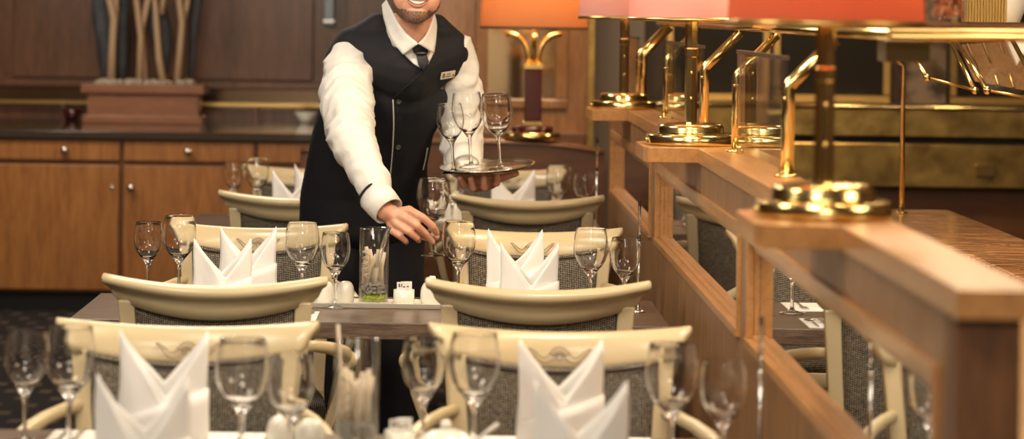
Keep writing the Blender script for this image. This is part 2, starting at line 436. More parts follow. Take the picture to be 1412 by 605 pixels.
drift([(146, 116), (145, 60), (140, 20), (138, -5)], 0, 'dark grey driftwood piece at the planter left end', [.03, .05, .06, .05])
drift([(168, 116), (166, 70), (168, 30), (166, -5)], .02, 'dark grey driftwood piece between the leftmost and crossed branches', [.03, .045, .035, .06])
drift([(224, 112), (226, 75), (224, 50), (213, 15), (210, -5)], 0, 'dark twisted driftwood piece behind the short pale branch', [.02, .05, .065, .07, .05])
drift([(262, 114), (266, 60), (268, 20), (272, -5)], .02, 'dark grey driftwood piece at the planter right end', [.02, .02, .035, .045])
# small things on the sideboard
for (px_, py_, cc, lab, nm, kt) in ((100, 133, 'burgundy', 'small dark bowl on the sideboard left of the planter', 'bowl', 1), (422, 133, 'porcelain', 'small pale dish on the sideboard beside the waiter', 'dish', 1)):
    p = P(px_, py_, 14.6); p.z = .925
    tag(MB().lathe([(0, 0), (.03, 0), (.035, .01), (.065, .06), (.058, .06), (.03, .015), (0, .012)], n=24).build(nm, cc, loc=p), lab, nm)

# golden wall block in the middle, with framed mirror
YG = 12.6
struct('wall_middle', MB().box((-.12, YG, 0), (.70, YG + 2.4, CEIL)), 'wall_gold')
struct('trim_5', MB().box((.672, YG - .03, 0), (.70, YG, CEIL)), 'brass_band')
struct('trim_6', MB().box((-.10, YG - .035, 0), (.66, YG, .98)), 'banquette', .004)
f0, f1 = P(655, 100, YG), P(782, 150, YG)
t = thing('wall_mirror', 'dark framed wall mirror with golden wooden frame behind the orange lamp', 'mirror', (0, YG, 0))
x0, x1, z0 = f0.x, f1.x, f1.z
fr = MB()
for a, b in (((x0, -.03, z0), (x1, 0, z0 + .045)), ((x0, -.03, 1.9), (x1, 0, 1.95)), ((x0, -.03, z0 + .045), (x0 + .06, 0, 1.9)), ((x1 - .06, -.03, z0 + .045), (x1, 0, 1.9))): fr.box(a, b)
fr.build('frame', 'wall_gold', t, .005)
MB().box((x0 + .06, -.014, z0 + .045), (x1 - .06, -.004, 1.9)).build('glass', simple('dim_mirror', (.55, .45, .35), .08, 1.), t)

# grey wall strip and buffet back wall
struct('wall_alcove', MB().box((.70, YG + .5, 0), (.98, YG + .6, CEIL)), 'grey_wall')
struct('wall_buffet', MB().box((.98, 13.4, 0), (5, 13.5, CEIL)), wood('buffet_wall', (.035, .016, .009), (.085, .036, .018), (2, 2, .5), .4, .1))

# low banquette screen with orange lamp
def banquette():
    YL = 11.0
    t = thing('low_screen', 'low dark wooden screen with curved top edge behind the farthest right chair', 'screen', (0, YL, 0))
    xs = [-.62 + 1.28 * i / 24 for i in range(25)]
    zt = lambda x: 1.0 - .035 * max(0, (abs(x - .06) - .2) / .4) ** 2
    pts = [(x, 0, zt(x)) for x in xs] + [(xs[-1], 0, 0), (xs[0], 0, 0)]
    MB().extr(pts, (0, .16, 0)).build('panel', 'banquette', t, .003)
    MB().tube([(x, .08, zt(x) + .006) for x in xs], .014, 8, 7.5, up=(0, 0, 1)).build('top_rail', 'banquette', t)
banquette()
def big_lamp():
    b = P(734, 193, 11.08); b.z = 1.022
    t = thing('table_lamp', 'large lamp with orange drum shade, burgundy column and curved brass arms', 'lamp', b)
    MB().lathe([(0, 0), (.118, 0), (.122, .012), (.118, .026), (.10, .03), (0, .03)]).build('base', 'brass', t)
    MB().lathe([(0, .03), (.085, .03), (.09, .04), (.085, .052), (.045, .056), (0, .056)]).build('base_tier', 'burgundy', t)
    MB().box((-.042, -.042, .056), (.042, .042, .076)).build('collar', 'brass', t, .003)
    MB().box((-.036, -.036, .076), (.036, .036, .295)).build('column', 'burgundy', t, .004)
    MB().box((-.044, -.044, .295), (.044, .044, .320)).build('collar', 'brass', t, .003)
    for a in (0, PI / 2, PI, 3 * PI / 2):
        pts = []
        for i in range(11):
            u = i / 10; r = .022 + .095 * u ** 2.2; z = .32 + .125 * math.sin(u * PI / 2)
            pts.append((math.cos(a) * r, math.sin(a) * r, z))
        MB().tube(pts, .011, 10).build('arm', 'brass', t)
    MB().tube([(0, 0, .32), (0, 0, .56)], .007).build('stem', 'brass', t)
    MB().lathe([(.228, .47), (.210, .80), (.208, .80), (.226, .47)], n=56).build('lamp_shade', 'shade_orange', t)
    MB().lathe([(.229, .465), (.231, .475), (.225, .475), (.225, .465), (.229, .465)], n=56).build('shade_trim', simple('brown_trim', (.10, .04, .015), .6), t)
    l = bpy.data.lights.new('bulb', 'POINT'); l.energy = 6.5; l.color = (1, .62, .28); l.shadow_soft_size = .04
    lo = bpy.data.objects.new('bulb', l); C.objects.link(lo); lo.parent = t; lo.location = (0, 0, .62)
big_lamp()

# ---------------------------------------------------------------- buffet back unit
def buffet_back():
    t = thing('buffet_counter', 'brass fronted serving counter along the far wall behind the buffet', 'counter', (0, 12.5, 0))
    MB().box((.99, .15, 0), (4.6, .85, .74)).build('base', 'banquette', t)
    MB().box((.99, .02, .745), (4.6, .85, .955)).build('lower_band', 'brass_band', t, .006)
    MB().box((.99, .06, .955), (4.6, .85, .985)).build('gap', 'kick', t)
    MB().box((.99, .0, .985), (4.6, .85, 1.125)).build('upper_band', 'brass_band', t, .008)
    MB().tube([(.99, -.01, 1.13), (4.6, -.01, 1.13)], .013).build('edge_tube', 'brass', t)
    for x in (2.53,): MB().box((x, -.012, .80), (x + .09, .02, .80 + .06)).build('highlight_plate', 'brass', t, .004)  # added brass plate standing in for a lamp's reflected highlight
buffet_back()
def dark_window(name, x0, x1, label):
    t = thing(name, label, 'window', (0, 13.4, 0))
    MB().box((x0, -.03, 1.16), (x1, -.01, 1.75)).build('pane', 'dark_glass', t)
    fr = MB().box((x0 - .04, -.05, 1.12), (x1 + .04, 0, 1.16)).box((x0 - .04, -.05, 1.75), (x1 + .04, 0, 1.79)).box((x0 - .04, -.05, 1.16), (x0, 0, 1.75)).box((x1, -.05, 1.16), (x1 + .04, 0, 1.75))
    fr.build('frame', 'brass_dull', t, .006)
dark_window('interior_window', P(1075, 100, 13.4).x, P(1216, 100, 13.4).x, 'dark interior window left of the mottled stone pillar')
dark_window('interior_window', P(1318, 100, 13.4).x, P(1480, 100, 13.4).x, 'dark interior window right of the mottled stone pillar')
dark_window('interior_window', 1.15, P(1050, 100, 13.4).x, 'narrow dark interior window nearest the grey wall strip')
struct('trim_7', MB().box((P(1246, 100, 13.3).x, 13.26, 0), (P(1302, 100, 13.3).x, 13.4, CEIL)), 'stone')

# ---------------------------------------------------------------- divider with mirrors
XW, XM, XB = .645, .665, .722
def divider():
    t = thing('divider', 'oak half wall with framed mirror panels and broad ledge beside the tables', 'divider', (0, 0, 0))
    y0, y1 = 3.28, 10.45
    zb, zt_, zc_, zl = .863, 1.092, 1.178, 1.216
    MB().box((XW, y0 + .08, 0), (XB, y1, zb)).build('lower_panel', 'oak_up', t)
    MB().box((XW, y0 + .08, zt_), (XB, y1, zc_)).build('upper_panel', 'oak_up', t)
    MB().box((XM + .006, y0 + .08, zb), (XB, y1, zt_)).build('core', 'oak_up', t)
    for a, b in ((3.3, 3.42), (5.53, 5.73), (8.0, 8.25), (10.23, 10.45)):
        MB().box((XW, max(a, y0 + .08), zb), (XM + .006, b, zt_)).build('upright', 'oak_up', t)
    MB().box((XW - .002, y0, 0), (XB + .003, y0 + .08, zc_)).build('end_post', 'walnut', t, .003)
    XC, XR, XL = .635, .740, .500
    pts = [(XR, 3.245), (XC, 3.245)]
    for c in (4.35, 6.78, 9.35):
        pts += [(XC, c - .145), (XL + .009, c - .145), (XL, c - .11), (XL, c + .165), (XC, c + .31)]
    pts += [(XC, 10.5), (XR, 10.5)]
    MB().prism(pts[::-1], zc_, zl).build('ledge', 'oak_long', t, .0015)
    for a, b in ((3.42, 5.53), (5.73, 8.0), (8.25, 10.23)):
        MB().box((XM, a, zb), (XM + .005, b, zt_)).build('mirror', 'mirror', t)
        f = MB().box((XW - .008, a - .02, zt_ - .018), (XW + .010, b + .02, zt_ + .009))
        f.build('frame_rail', 'oak_long', t, .0012)
        MB().box((XW + .004, a, zt_ - .034), (XM, b, zt_ - .018)).build('frame_moulding', 'oak_long', t, .001)
        MB().box((XW - .011, a - .02, zb - .013), (XW + .010, b + .02, zb + .007)).build('frame_rail', 'oak_long', t, .0012)
        MB().box((XW + .006, a, zb + .004), (XM, b, zb + .014)).build('frame_moulding', 'oak_long', t, .001)
        for yy, q in ((a, 1), (b, -1)):
            ya, yb = sorted((yy - q * .02, yy + q * .003))
            MB().box((XW - .008, ya, zb + .007), (XW + .008, yb, zt_ - .018)).build('frame_stile', 'oak_long', t, .0012)
            ya, yb = sorted((yy, yy + q * .012))
            MB().box((XW + .008, ya, zb + .010), (XM, yb, zt_ - .018)).build('frame_bead', 'oak_long', t, .0012)
divider()

# ---------------------------------------------------------------- brass lamps on the ledge
def ledge_lamp():
    t = thing('table_lamp', 'x', 'lamp', (0, 0, 0), 0, 'brass lamps on the oak ledge')
    MB().lathe([(0, 0), (.104, 0), (.105, .004), (.105, .021), (.102, .024), (.10, .0245), (0, .0245)], n=56).build('base', 'brass', t)
    MB().lathe([(0, .024), (.083, .024), (.079, .030), (.079, .040), (.075, .047), (.066, .050), (.02, .053), (0, .053)], n=56).build('base_tier', 'brass', t)
    MB().ball((-.1045, -.018, .012), .0045, 10, 6).build('stud', 'brass', t)
    MB().lathe([(0, .05), (.0150, .05), (.0150, .205), (.0165, .208), (.0165, .225), (.0150, .228), (.0150, .36), (0, .36)], n=8, smooth=False).build('stem', 'brass', t)
    for z in (.11, .17):
        MB().ball((0, -.015, z), .004, 8, 6).build('rivet', 'brass', t)
    MB().lathe([(.150, .297), (.140, .50), (.1385, .50), (.1485, .297)], n=56).build('lamp_shade', 'shade_pink', t)
    MB().lathe([(.1495, .290), (.1525, .290), (.1525, .299), (.1475, .299), (.1475, .290), (.1495, .290)], n=56).build('shade_ring', 'brass_dull', t)
    sp = MB()
    for k in range(3):
        a = 2 * PI * k / 3 + .4; sp.tube([(0, 0, .300), (.147 * math.cos(a), .147 * math.sin(a), .300)], .0022, 6)
    sp.build('shade_spider', 'brass_dull', t)
    l = bpy.data.lights.new('bulb', 'POINT'); l.energy = 3.4; l.color = (1, .62, .32); l.shadow_soft_size = .03
    lo = bpy.data.objects.new('bulb', l); C.objects.link(lo); lo.parent = t; lo.location = (0, 0, .41)
    return t
L0 = ledge_lamp()
L1 = dup(L0)
next(c for c in L0.children if c.name.startswith('lamp_shade')).data = next(c for c in L0.children if c.name.startswith('lamp_shade')).data.copy()
next(c for c in L0.children if c.name.startswith('lamp_shade')).data.materials[0] = M['shade_coral']
L1.scale = L0.scale = (1.1, 1.1, 1.1); L0.location = (.634, 4.40, 1.2175); L0['label'] = 'brass lamp with coral orange drum shade on the nearest ledge platform'
L1.location = (.631, 6.80, 1.2175); L1['label'] = 'brass lamp with pale salmon drum shade on the middle ledge platform'
dup(L1, (.629, 9.37, 1.2175), label='brass lamp with salmon drum shade on the farthest ledge platform')

# ---------------------------------------------------------------- brass posts, panes, overshelf
XP = .713
def post(y, label, r=.0105):
    t = thing('shelf_post', label, 'post', (XP, y, 1.2165), 0, 'bent brass posts on the oak ledge')
    t.scale = (1.1, 1.1, 1.1)
    MB().tube([(0, 0, .002), (0, 0, .168), (.004, 0, .176), (.010, 0, .183), (.089, 0, .264)], r, 16).build('tube', 'brass', t)
    MB().lathe([(0, 0), (.024, 0), (.024, .004), (.014, .006), (0, .006)], n=24).build('flange', 'brass', t)
    MB().ball((-r * .6, -r * .8, .15), .0035, 8, 5).build('screw', 'brass', t)
    return t
post(5.48, 'thick bent brass post nearest the camera on the ledge', .0130)
post(6.46, 'bent brass post at the far edge of the nearest glass pane')
post(7.28, 'bent brass post just behind the middle lamp', .0118)
post(8.54, 'bent brass post at the far edge of the middle glass pane')
post(9.56, 'bent brass post beside the farthest lamp')
post(9.80, 'bent brass post farthest along the ledge')
def pane(y0, y1, label):
    t = thing('glass_guard', label, 'glass pane', (XP, y0, 1.2165), 0, 'upright glass panes on the oak ledge')
    MB().box((-.003, 0, .012), (.003, y1 - y0, .244)).build('pane', 'pane', t)
    MB().box((-.006, 0, .244), (.006, y1 - y0, .253)).build('edge_strip', simple('dark_edge_strip', (.10, .07, .05), .3, .5), t)
    for y in (.05, y1 - y0 - .05): MB().box((-.008, y - .012, 0), (.008, y + .012, .018)).build('clip', 'brass', t, .001)
pane(5.51, 6.43, 'upright glass pane between the two nearest brass posts')
pane(7.32, 8.50, 'upright glass pane behind the middle lamp')
pane(9.84, 10.4, 'upright glass pane behind the farthest lamp')

def overshelf():
    t = thing('buffet_shelf', 'brass edged overhead buffet shelf carried by bent brass posts', 'shelf', (0, 0, 0))
    x0, x1, y0, y1 = .80, 1.93, 4.73, 10.0
    MB().box((x0 + .02, y0 + .02, 1.530), (x1 - .02, y1 - .02, 1.538)).build('shelf_board', 'pane', t)
    MB().box((x0, y0, 1.536), (x1, y0 + .02, 1.545)).build('top_edge', 'walnut', t, .001)
    e = MB()
    e.tube([(x0, y0, 1.529), (x1, y0, 1.529)], .0055, 10).build('edge_rail', 'brass_dull', t)
    MB().tube([(x0, y0 - .004, 1.518), (x1, y0 - .004, 1.518)], .0065, 10).build('edge_rail', 'brass_dull', t)
    MB().tube([(x0, y0, 1.522), (x0, y1, 1.522)], .0095, 10).build('edge_rail', 'brass', t)
    MB().tube([(x1, y0, 1.522), (x1, y1, 1.522)], .0095, 10).build('edge_rail', 'brass', t)
    MB().tube([(x0, y1, 1.522), (x1, y1, 1.522)], .0095, 10).build('edge_rail', 'brass', t)
overshelf()
b0, b1 = P(1217, 58, 4.84), P(1277, 86, 4.84)
tag(MB().box((b0.x, 4.80, b1.z), (b1.x, 4.90, 1.511)).build('shelf_bracket', simple('olive_metal', (.085, .060, .022), .35, .5), bevel=.003),
    'dark olive metal block under the near end of the overhead shelf', 'bracket')
# jar and things on the shelf
p = P(1307, 28, 5.08); p.z = 1.546
t = thing('glass_jar', 'glass jar filled with brown nuts standing on the overhead shelf', 'jar', p)
MB().lathe([(0, 0), (.034, 0), (.036, .004), (.036, .11), (.030, .125), (.028, .125), (.0335, .108), (.0335, .007), (0, .006)], n=40).build('jar_body', 'vase_glass', t)
MB().lathe([(0, .125), (.032, .125), (.032, .145), (0, .147)], n=32).build('lid', 'brass_dull', t)
nb = MB()
for i in range(230):
    a = random.uniform(0, 2 * PI); r = .027 * math.sqrt(random.random()); nb.ball((r * math.cos(a), r * math.sin(a), random.uniform(.012, .09)), random.uniform(.005, .0066), 7, 5)
o = nb.build('nuts', 'nuts', t); o['kind'] = 'stuff'
# ribbed brass burner and white dishes hanging on the far side of the shelf
p = P(1356, 26, 6.6); p.z = 1.546
rb = MB()
for k in range(14): rb.box((-.05 + k * .0074, -.03, 0), (-.05 + k * .0074 + .0045, .03, .09))
rb.box((-.052, -.02, .002), (.055, .02, .085))
tag(rb.build('warming_grille', 'brass_dull', loc=p), 'ribbed brass warming grille on the overhead shelf right of the jar', 'grille')
p = P(1392, 26, 7.0); p.z = 1.546
tag(MB().lathe([(0, 0), (.028, 0), (.05, .06), (.058, .16), (.055, .16), (.046, .06), (0, .01)], n=36).build('vase', 'porcelain', loc=p),
    'white flared vase on the overhead shelf at the right edge', 'vase')

# tilted glass flap guards under the shelf
def flap(px4, d0, d1, label):
    A, B, D_, E = [P(x, y, d) for (x, y), d in zip(px4, (d0, d0, d1, d1))]
    t = thing('sneeze_guard', label, 'glass guard', A)
    q = [p - A for p in (A, B, D_, E)]
    n = (q[1] - q[0]).cross(q[3] - q[0]).normalized() * .006
    MB().extr(q, n).build('pane', 'pane', t)
    for a, b in ((0, 3), (1, 2)):
        MB().tube([q[a] + n * .5, q[b] + n * .5], .0065, 10).build('side_rod', 'brass', t)
        MB().ball(q[a] + n * .5, .011, 12, 8).build('end_knob', 'brass', t)
    MB().tube([q[0] + n * .5, q[1] + n * .5], .0035, 8).build('edge_strip', 'brass_dull', t)
flap([(1278, 108), (1344, 126), (1306, 50), (1240, 50)], 7.2, 7.5, 'tilted glass flap with brass rods hanging left under the overhead shelf')
flap([(1361, 126), (1440, 140), (1392, 50), (1313, 50)], 6.8, 7.1, 'tilted glass flap with brass rods hanging at the right edge under the shelf')
a = P(1330, 60, 8.4)
t = thing('bread_board', 'slanted pale wooden slatted board behind the right glass flap', 'board', a)
q = [P(1322, 62, 8.4) - a, P(1345, 112, 8.2) - a, P(1470, 135, 8.2) - a, P(1455, 52, 8.4) - a]
MB().extr(q, (0, .02, 0)).build('board', wood('slat_board', (.20, .10, .045), (.44, .25, .13), (12, 12, 1), .4, .2), t)
for k in range(6):
    u = (k + .5) / 6; a0 = q[0].lerp(q[3], u) + Vector((0, -.008, 0)); a1 = q[1].lerp(q[2], u) + Vector((0, -.008, 0))
    MB().tube([a0, a1], .005, 8).build('slat', 'brass_dull', t)
a = P(1400, 90, 7.7)
q = [P(1386, 52, 7.7) - a, P(1403, 92, 7.7) - a, P(1425, 55, 7.7) - a]
tag(MB().extr(q, (0, .03, 0)).build('folded_napkin', 'linen', loc=a, bevel=.006), 'white pointed folded cloth under the shelf at the right edge', 'napkin')

# marble counter
def marble_counter():
    t = thing('marble_counter', 'brown veined marble buffet counter with sunken well behind the oak ledge', 'counter', (0, 0, 0))
    x0, x1, y0, y1, z = .77, 1.745, 3.3, 9.08, .89
    wx0, wx1, wy1 = .88, 1.48, 7.37
    m = MB()
    m.box((x0, wy1, z - .03), (x1, y1, z)); m.box((wx1, y0, z - .03), (x1, wy1, z)); m.box((x0, y0, z - .03), (wx0, wy1, z))
    m.build('slab', 'marble', t, .003)
    MB().box((x0 + .03, y0 + .03, 0), (x1 - .04, y1 - .04, z - .09)).build('base', 'banquette', t)
    MB().box((wx0, y0, z - .085), (wx1, wy1, z - .075)).build('well_floor', simple('well_floor', (.45, .27, .12), .35), t)
    r = MB().box((wx1 - .012, y0, z - .085), (wx1, wy1, z - .002)).box((wx0, wy1 - .012, z - .085), (wx1, wy1, z - .002)).box((wx0, y0, z - .085), (wx0 + .012, wy1, z - .002))
    r.build('well_rim', 'marble', t)
    MB().box((x0 + .02, y0, z - .09), (wx0, y1 - .03, z - .03)).box((wx1, y0, z - .09), (x1 - .03, y1 - .03, z - .03)).build('sub_frame', 'banquette', t)
    MB().box((wx0, wy1 + .01, z - .09), (wx1, y1 - .03, z - .03)).build('sub_frame', 'banquette', t)
marble_counter()
p = P(1243, 290, 8.9); zt = P(1243, 92, 8.9).z - .89; q = P(1231, 82, 8.9) - P(1243, 92, 8.9)
t = thing('brass_pole', 'thin brass pole rising from the far end of the marble counter', 'pole', (p.x, 8.9, .891))
MB().tube([(0, 0, 0), (0, 0, zt), (q.x * .5, 0, zt + q.z * .6), (q.x * 3, 0, zt + .108)], .0085, 14).build('tube', 'brass', t)
MB().lathe([(0, 0), (.022, 0), (.022, .004), (.011, .007), (0, .007)], n=24).build('flange', 'brass', t)

# ---------------------------------------------------------------- tables
def table(y0, y1, label):
    t = thing('dining_table', label, 'table', ((-.97 + .58) / 2, (y0 + y1) / 2, 0), 0, 'dark dining tables along the divider')
    hw = (.58 + .97) / 2; hd = (y1 - y0) / 2
    MB().box((-hw, -hd, .706), (hw, hd, .750)).build('tabletop', 'table', t, .003)
    for s in (-1, 1):
        MB().tube([(s * .45, 0, .03), (s * .45, 0, .706)], .035, 20).build('leg', 'kick', t)
        MB().box((s * .45 - .05, -hd + .06, 0), (s * .45 + .05, hd - .06, .03)).build('foot', 'kick', t, .004)
T1 = (4.15, 4.95); T2 = (6.73, 7.34); T3 = (9.62, 10.25)
table(*T1, 'dark laminate table nearest the camera along the bottom edge')
table(*T2, 'dark laminate table in the middle where the waiter sets a glass')
table(*T3, 'dark laminate table farthest back behind the waiter')

# ---------------------------------------------------------------- chairs
RW, SAG, BOW = .26, .022, .05
def railpt(u, prof):
    """u -1..1 across, prof = (dy, dz, widthscale)"""
    k = 1 - u * u
    dy, dz, ws = prof
    return Vector((u * RW * ws, BOW * k + dy, .930 - SAG * k + dz * (1 - .18 * u * u)))
def make_chair():
    t = thing('dining_chair', 'x', 'chair', (0, 0, 0), 0, 'cream armchairs at the dining tables')
    prof = [(-.014, -.080, .86), (-.012, -.055, .88), (-.007, -.030, .92), (.002, -.012, .965), (.010, -.002, .99), (.020, .002, 1.0), (.028, -.001, 1.005),
            (.036, -.008, 1.005), (.039, -.017, 1.0), (.035, -.026, .985), (.025, -.033, .955), (.017, -.041, .92), (.012, -.056, .89), (.010, -.080, .86)]
    n = len(prof); NU = 28; m = MB(); rings = []
    for i in range(NU + 1):
        u = -1 + 2 * i / NU
        rings.append([railpt(u, p) for p in prof])
    for e, s_ in ((0, -1), (-1, 1)):
        base_ring = rings[e]; c_ = sum(base_ring, Vector()) / n; extra = []
        for k_, off in ((.88, .005), (.60, .009)):
            extra.append([c_ + (p - c_) * k_ + Vector((s_ * off, 0, 0)) for p in base_ring])
        rings = (extra[::-1] + rings) if e == 0 else (rings + extra)
    vs_ = [p for r_ in rings for p in r_]; NR = len(rings) - 1
    fs = [(i * n + k, i * n + (k + 1) % n, (i + 1) * n + (k + 1) % n, (i + 1) * n + k) for i in range(NR) for k in range(n)]
    m.add(vs_, fs, True); m.f.append(list(range(n))[::-1]); m.sm.append(True); m.f.append([NR * n + k for k in range(n)]); m.sm.append(True)
    m.build('top_rail', 'cream', t)
    # carved ornament on the front face
    def fr(x, dz):
        u = x / (RW * .92); p = railpt(u, (-.0125, -.042, .9)); return Vector((x, p.y - .0015 + (dz) * .13, p.z + dz))
    c = MB()
    for s in (-1, 1):
        c.tube([fr(s * x, z) for x, z in ((.064, .012), (.058, .013), (.050, .008), (.043, .001), (.036, -.004), (.028, -.004), (.022, .001), (.020, .007))], .0009, 6)
        c.tube([fr(s * x, z) for x, z in ((.062, .012), (.052, .002), (.042, -.010), (.030, -.015), (.018, -.012), (.010, -.006), (.011, .001), (.016, .001))], .0009, 6)
    for k in range(7):
        a = PI * (.12 + .76 * k / 6)
        pts = []
        for j in range(7):
            b = a - .18 + .36 * j / 6; r = .017 + .0035 * math.sin(PI * j / 6); pts.append(fr(math.cos(b) * r, math.sin(b) * r * 1.0 - .002))
        c.tube(pts, .0009, 6)
        c.tube([fr(math.cos(a) * .006, math.sin(a) * .006 - .002), fr(math.cos(a) * .015, math.sin(a) * .015 - .002)], .0009, 6)
    c.tube([fr(.006 * math.cos(2 * PI * k / 10), .006 * math.sin(2 * PI * k / 10) - .004) for k in range(11)], .0009, 6)
    o = c.build('carved_ornament', 'groove', t); o['label'] = 'carved palmette ornament with scrolls'
    # stiles / rear legs
    def bar(pts, wx, wy):
        mb = MB(); vs_ = []
        for (x, y, z), a, b in zip(pts, wx, wy):
            vs_ += [(x - a / 2, y - b / 2, z), (x + a / 2, y - b / 2, z), (x + a / 2, y + b / 2, z), (x - a / 2, y + b / 2, z)]
        k = len(pts)
        fs = [(i * 4 + j, i * 4 + (j + 1) % 4, (i + 1) * 4 + (j + 1) % 4, (i + 1) * 4 + j) for i in range(k - 1) for j in range(4)]
        fs += [(3, 2, 1, 0), tuple((k - 1) * 4 + j for j in range(4))]
        return mb.add(vs_, fs)
    for s in (-1, 1):
        bar([(s * .205, .06, 0), (s * .190, -.005, .3), (s * .184, -.03, .45), (s * .190, -.022, .60), (s * .200, -.005, .75), (s * .208, .010, .868)],
            [.030, .034, .036, .036, .036, .040], [.034, .036, .036, .032, .028, .026]).build('stile', 'cream', t, .004)
    # back panel
    def pf(u, v, off):
        x = (-1 + 2 * u); z = .515 + (.866 - .515) * v; hw = .170 + .020 * v
        k = 1 - x * x
        y = -.028 + .030 * v + .030 * k
        return Vector((x * hw, y + off, z - SAG * k * v))
    m = MB(); m.grid(lambda u, v: pf(u, v, -.012), 16, 10); m.grid(lambda u, v: pf(u, v, .012), 16, 10)
    N = 17 * 11
    edge = [i * 11 for i in range(17)] + [16 * 11 + j for j in range(1, 11)] + [i * 11 + 10 for i in range(15, -1, -1)] + [j for j in range(9, 0, -1)]
    for a, b in zip(edge, edge[1:] + edge[:1]): m.f.append([a, b, N + b, N + a]); m.sm.append(False)
    bp = m.build('back_panel', 'woven', t)
    # nail/bead welt along top of panel
    MB().tube([pf(i / 16, .975, -.014) for i in range(17)], .003, 6).build('welt', simple('dark_welt', (.05, .035, .025), .7) if 'dark_welt' not in bpy.data.materials else bpy.data.materials['dark_welt'], bp)
    # lower back rail
    m = MB(); vs_ = []
    for i in range(13):
        x = -1 + 2 * i / 12; k = 1 - x * x
        for dy, dz in ((-.014, -.022), (-.014, .022), (.012, .022), (.012, -.022)): vs_.append((x * .178, -.03 + .028 * k + dy, .497 + dz))
    m.add(vs_, [(i * 4 + j, i * 4 + (j + 1) % 4, (i + 1) * 4 + (j + 1) % 4, (i + 1) * 4 + j) for i in range(12) for j in range(4)] + [(3, 2, 1, 0), (48, 49, 50, 51)], True)
    m.build('lower_rail', 'cream', t, .003)
    # seat
    def seatpts(e):
        return [(-.185 - e, -.045 + e), (-.225 - e, -.30), (-.235 - e, -.46), (-.20, -.495 - e), (.0, -.51 - e), (.20, -.495 - e), (.235 + e, -.46), (.225 + e, -.30), (.185 + e, -.045 + e)]
    MB().prism(seatpts(0)[::-1], .375, .425).build('seat_frame', 'cream', t, .006)
    o = MB().prism(seatpts(-.008)[::-1], .425, .475).build('seat', 'woven', t, .018)
    for s in (-1, 1):
        bar([(s * .205, -.455, 0), (s * .212, -.455, .375)], [.028, .044], [.028, .044]).build('leg', 'cream', t, .004)
        # arm: sweeps outward and forward from the stile, ends in a scroll
        pts = [(s * x, y, z) for x, y, z in ((.203, -.008, .762), (.232, -.045, .758), (.262, -.095, .748), (.286, -.150, .735), (.300, -.195, .722), (.305, -.222, .710))]
        MB().tube(pts, [.013, .014, .015, .017, .018, .017], 12, .75).build('armrest', 'cream', t)
        k = MB().ball((s * .306, -.226, .702), (.022, .024, .024), 16, 10); k.build('arm_scroll', 'cream', t)
        bar([(s * .232, -.27, .42), (s * .250, -.25, .52), (s * .285, -.225, .62), (s * .303, -.218, .70)], [.026, .024, .024, .026], [.034, .030, .028, .030]).build('arm_post', 'cream', t, .005)
    MB().box((-.19, -.262, .17), (.19, -.238, .20)).build('stretcher', 'cream', t, .003)
    for s in (-1, 1):
        MB().tube([(s * .205, -.455, .185), (s * .196, .02, .185)], .012, 4, smooth=False).build('stretcher', 'cream', t)
    return t
CH0 = make_chair()
chairs = [(-.516, 5.20, 0, 'cream armchair facing the camera behind the left foreground napkins'),
          (.230, 5.20, 0, 'cream armchair facing the camera behind the right foreground napkins'),
          (-.540, 6.13, PI, 'cream armchair seen from behind at the middle table, left side'),
          (.216, 6.13, PI, 'cream armchair seen from behind at the middle table, right side'),
          (-.552, 7.62, 0, 'cream carved armchair facing the camera behind the middle table, left of the waiter'),
          (.252, 7.60, 0, 'cream carved armchair facing the camera behind the middle table, right of the waiter'),
          (-.525, 9.02, PI, 'cream armchair seen from behind at the farthest table, half hidden by the waiter'),
          (.278, 9.02, PI, 'cream armchair seen from behind at the farthest table, below the silver tray'),
          (-.56, 10.52, 0, 'cream armchair facing the camera behind the farthest table, left side by the sideboard'),
          (.235, 10.57, 0, 'cream armchair facing the camera behind the farthest table, before the low screen')]
for i, (x, y, rz, lab) in enumerate(chairs):
    if i == 0: CH0.location = (x, y, 0); CH0['label'] = lab
    else: dup(CH0, (x, y, 0), rz + (random.uniform(-.02, .02) if i > 3 else 0), lab)

# ---------------------------------------------------------------- wine glasses
def glass_prof(h, r):
    ft = .036 if r > .044 else .034
    s = h / .222 if r > .044 else h / .203
    bz = (.094 if r > .044 else .090) * s       # bottom of the bowl
    out = [(0, 0), (ft, 0), (ft, .0012), (ft * .6, .0035), (.008, .008), (.0052, .016), (.0040, .035), (.0042, .065), (.0055, bz - .010), (.009, bz - .002)]
    H = h - bz
    for a, b in ((.10, .42), (.2, .66), (.32, .85), (.45, .96), (.58, 1.0), (.70, .985), (.84, .93), (1.0, .85)): out.append((r * b, bz + H * a))
    th = .0010
    out[-1] = (r * .85, h - .0014); out += [(r * .85 - .0001, h - .0005), (r * .85 - .0004, h)]
    inn = [(r * .85 - th + .0003, h), (r * .85 - th + .0001, h - .0005), (r * .85 - th, h - .0014)]
    for a, b in ((.84, .93), (.70, .985), (.58, 1.0), (.45, .96), (.32, .85), (.2, .66), (.12, .42)): inn.append((r * b - th, bz + H * a + .001))
    inn.append((0, bz + H * .075))
    return out + inn
def make_glass(h, r):
    o = MB().lathe(glass_prof(h, r), n=40).build('wine_glass', 'glass'); return o
G = {'big': make_glass(.222, .0475), 'small': make_glass(.203, .041)}
used = set()
def wine(kind, x, y, z, label, group, rot=(0, 0, 0)):
    o = G[kind] if kind not in used else G[kind].copy()
    if kind in used: C.objects.link(o)
    used.add(kind)
    o.location = (x, y, z); o.rotation_euler = rot
    return tag(o, label, 'wine glass', group)
def on_table(px_, py_, kind):
    """distance along the ray at which a glass standing on the table has its rim at py_"""
    h = .222 if kind == 'big' else .203
    drop = CH - .752 - h
    v = (py_ - PY) - ROLL * (px_ - PX)
    d = drop * F / v
    p = P(px_, py_, d); return p.x, d
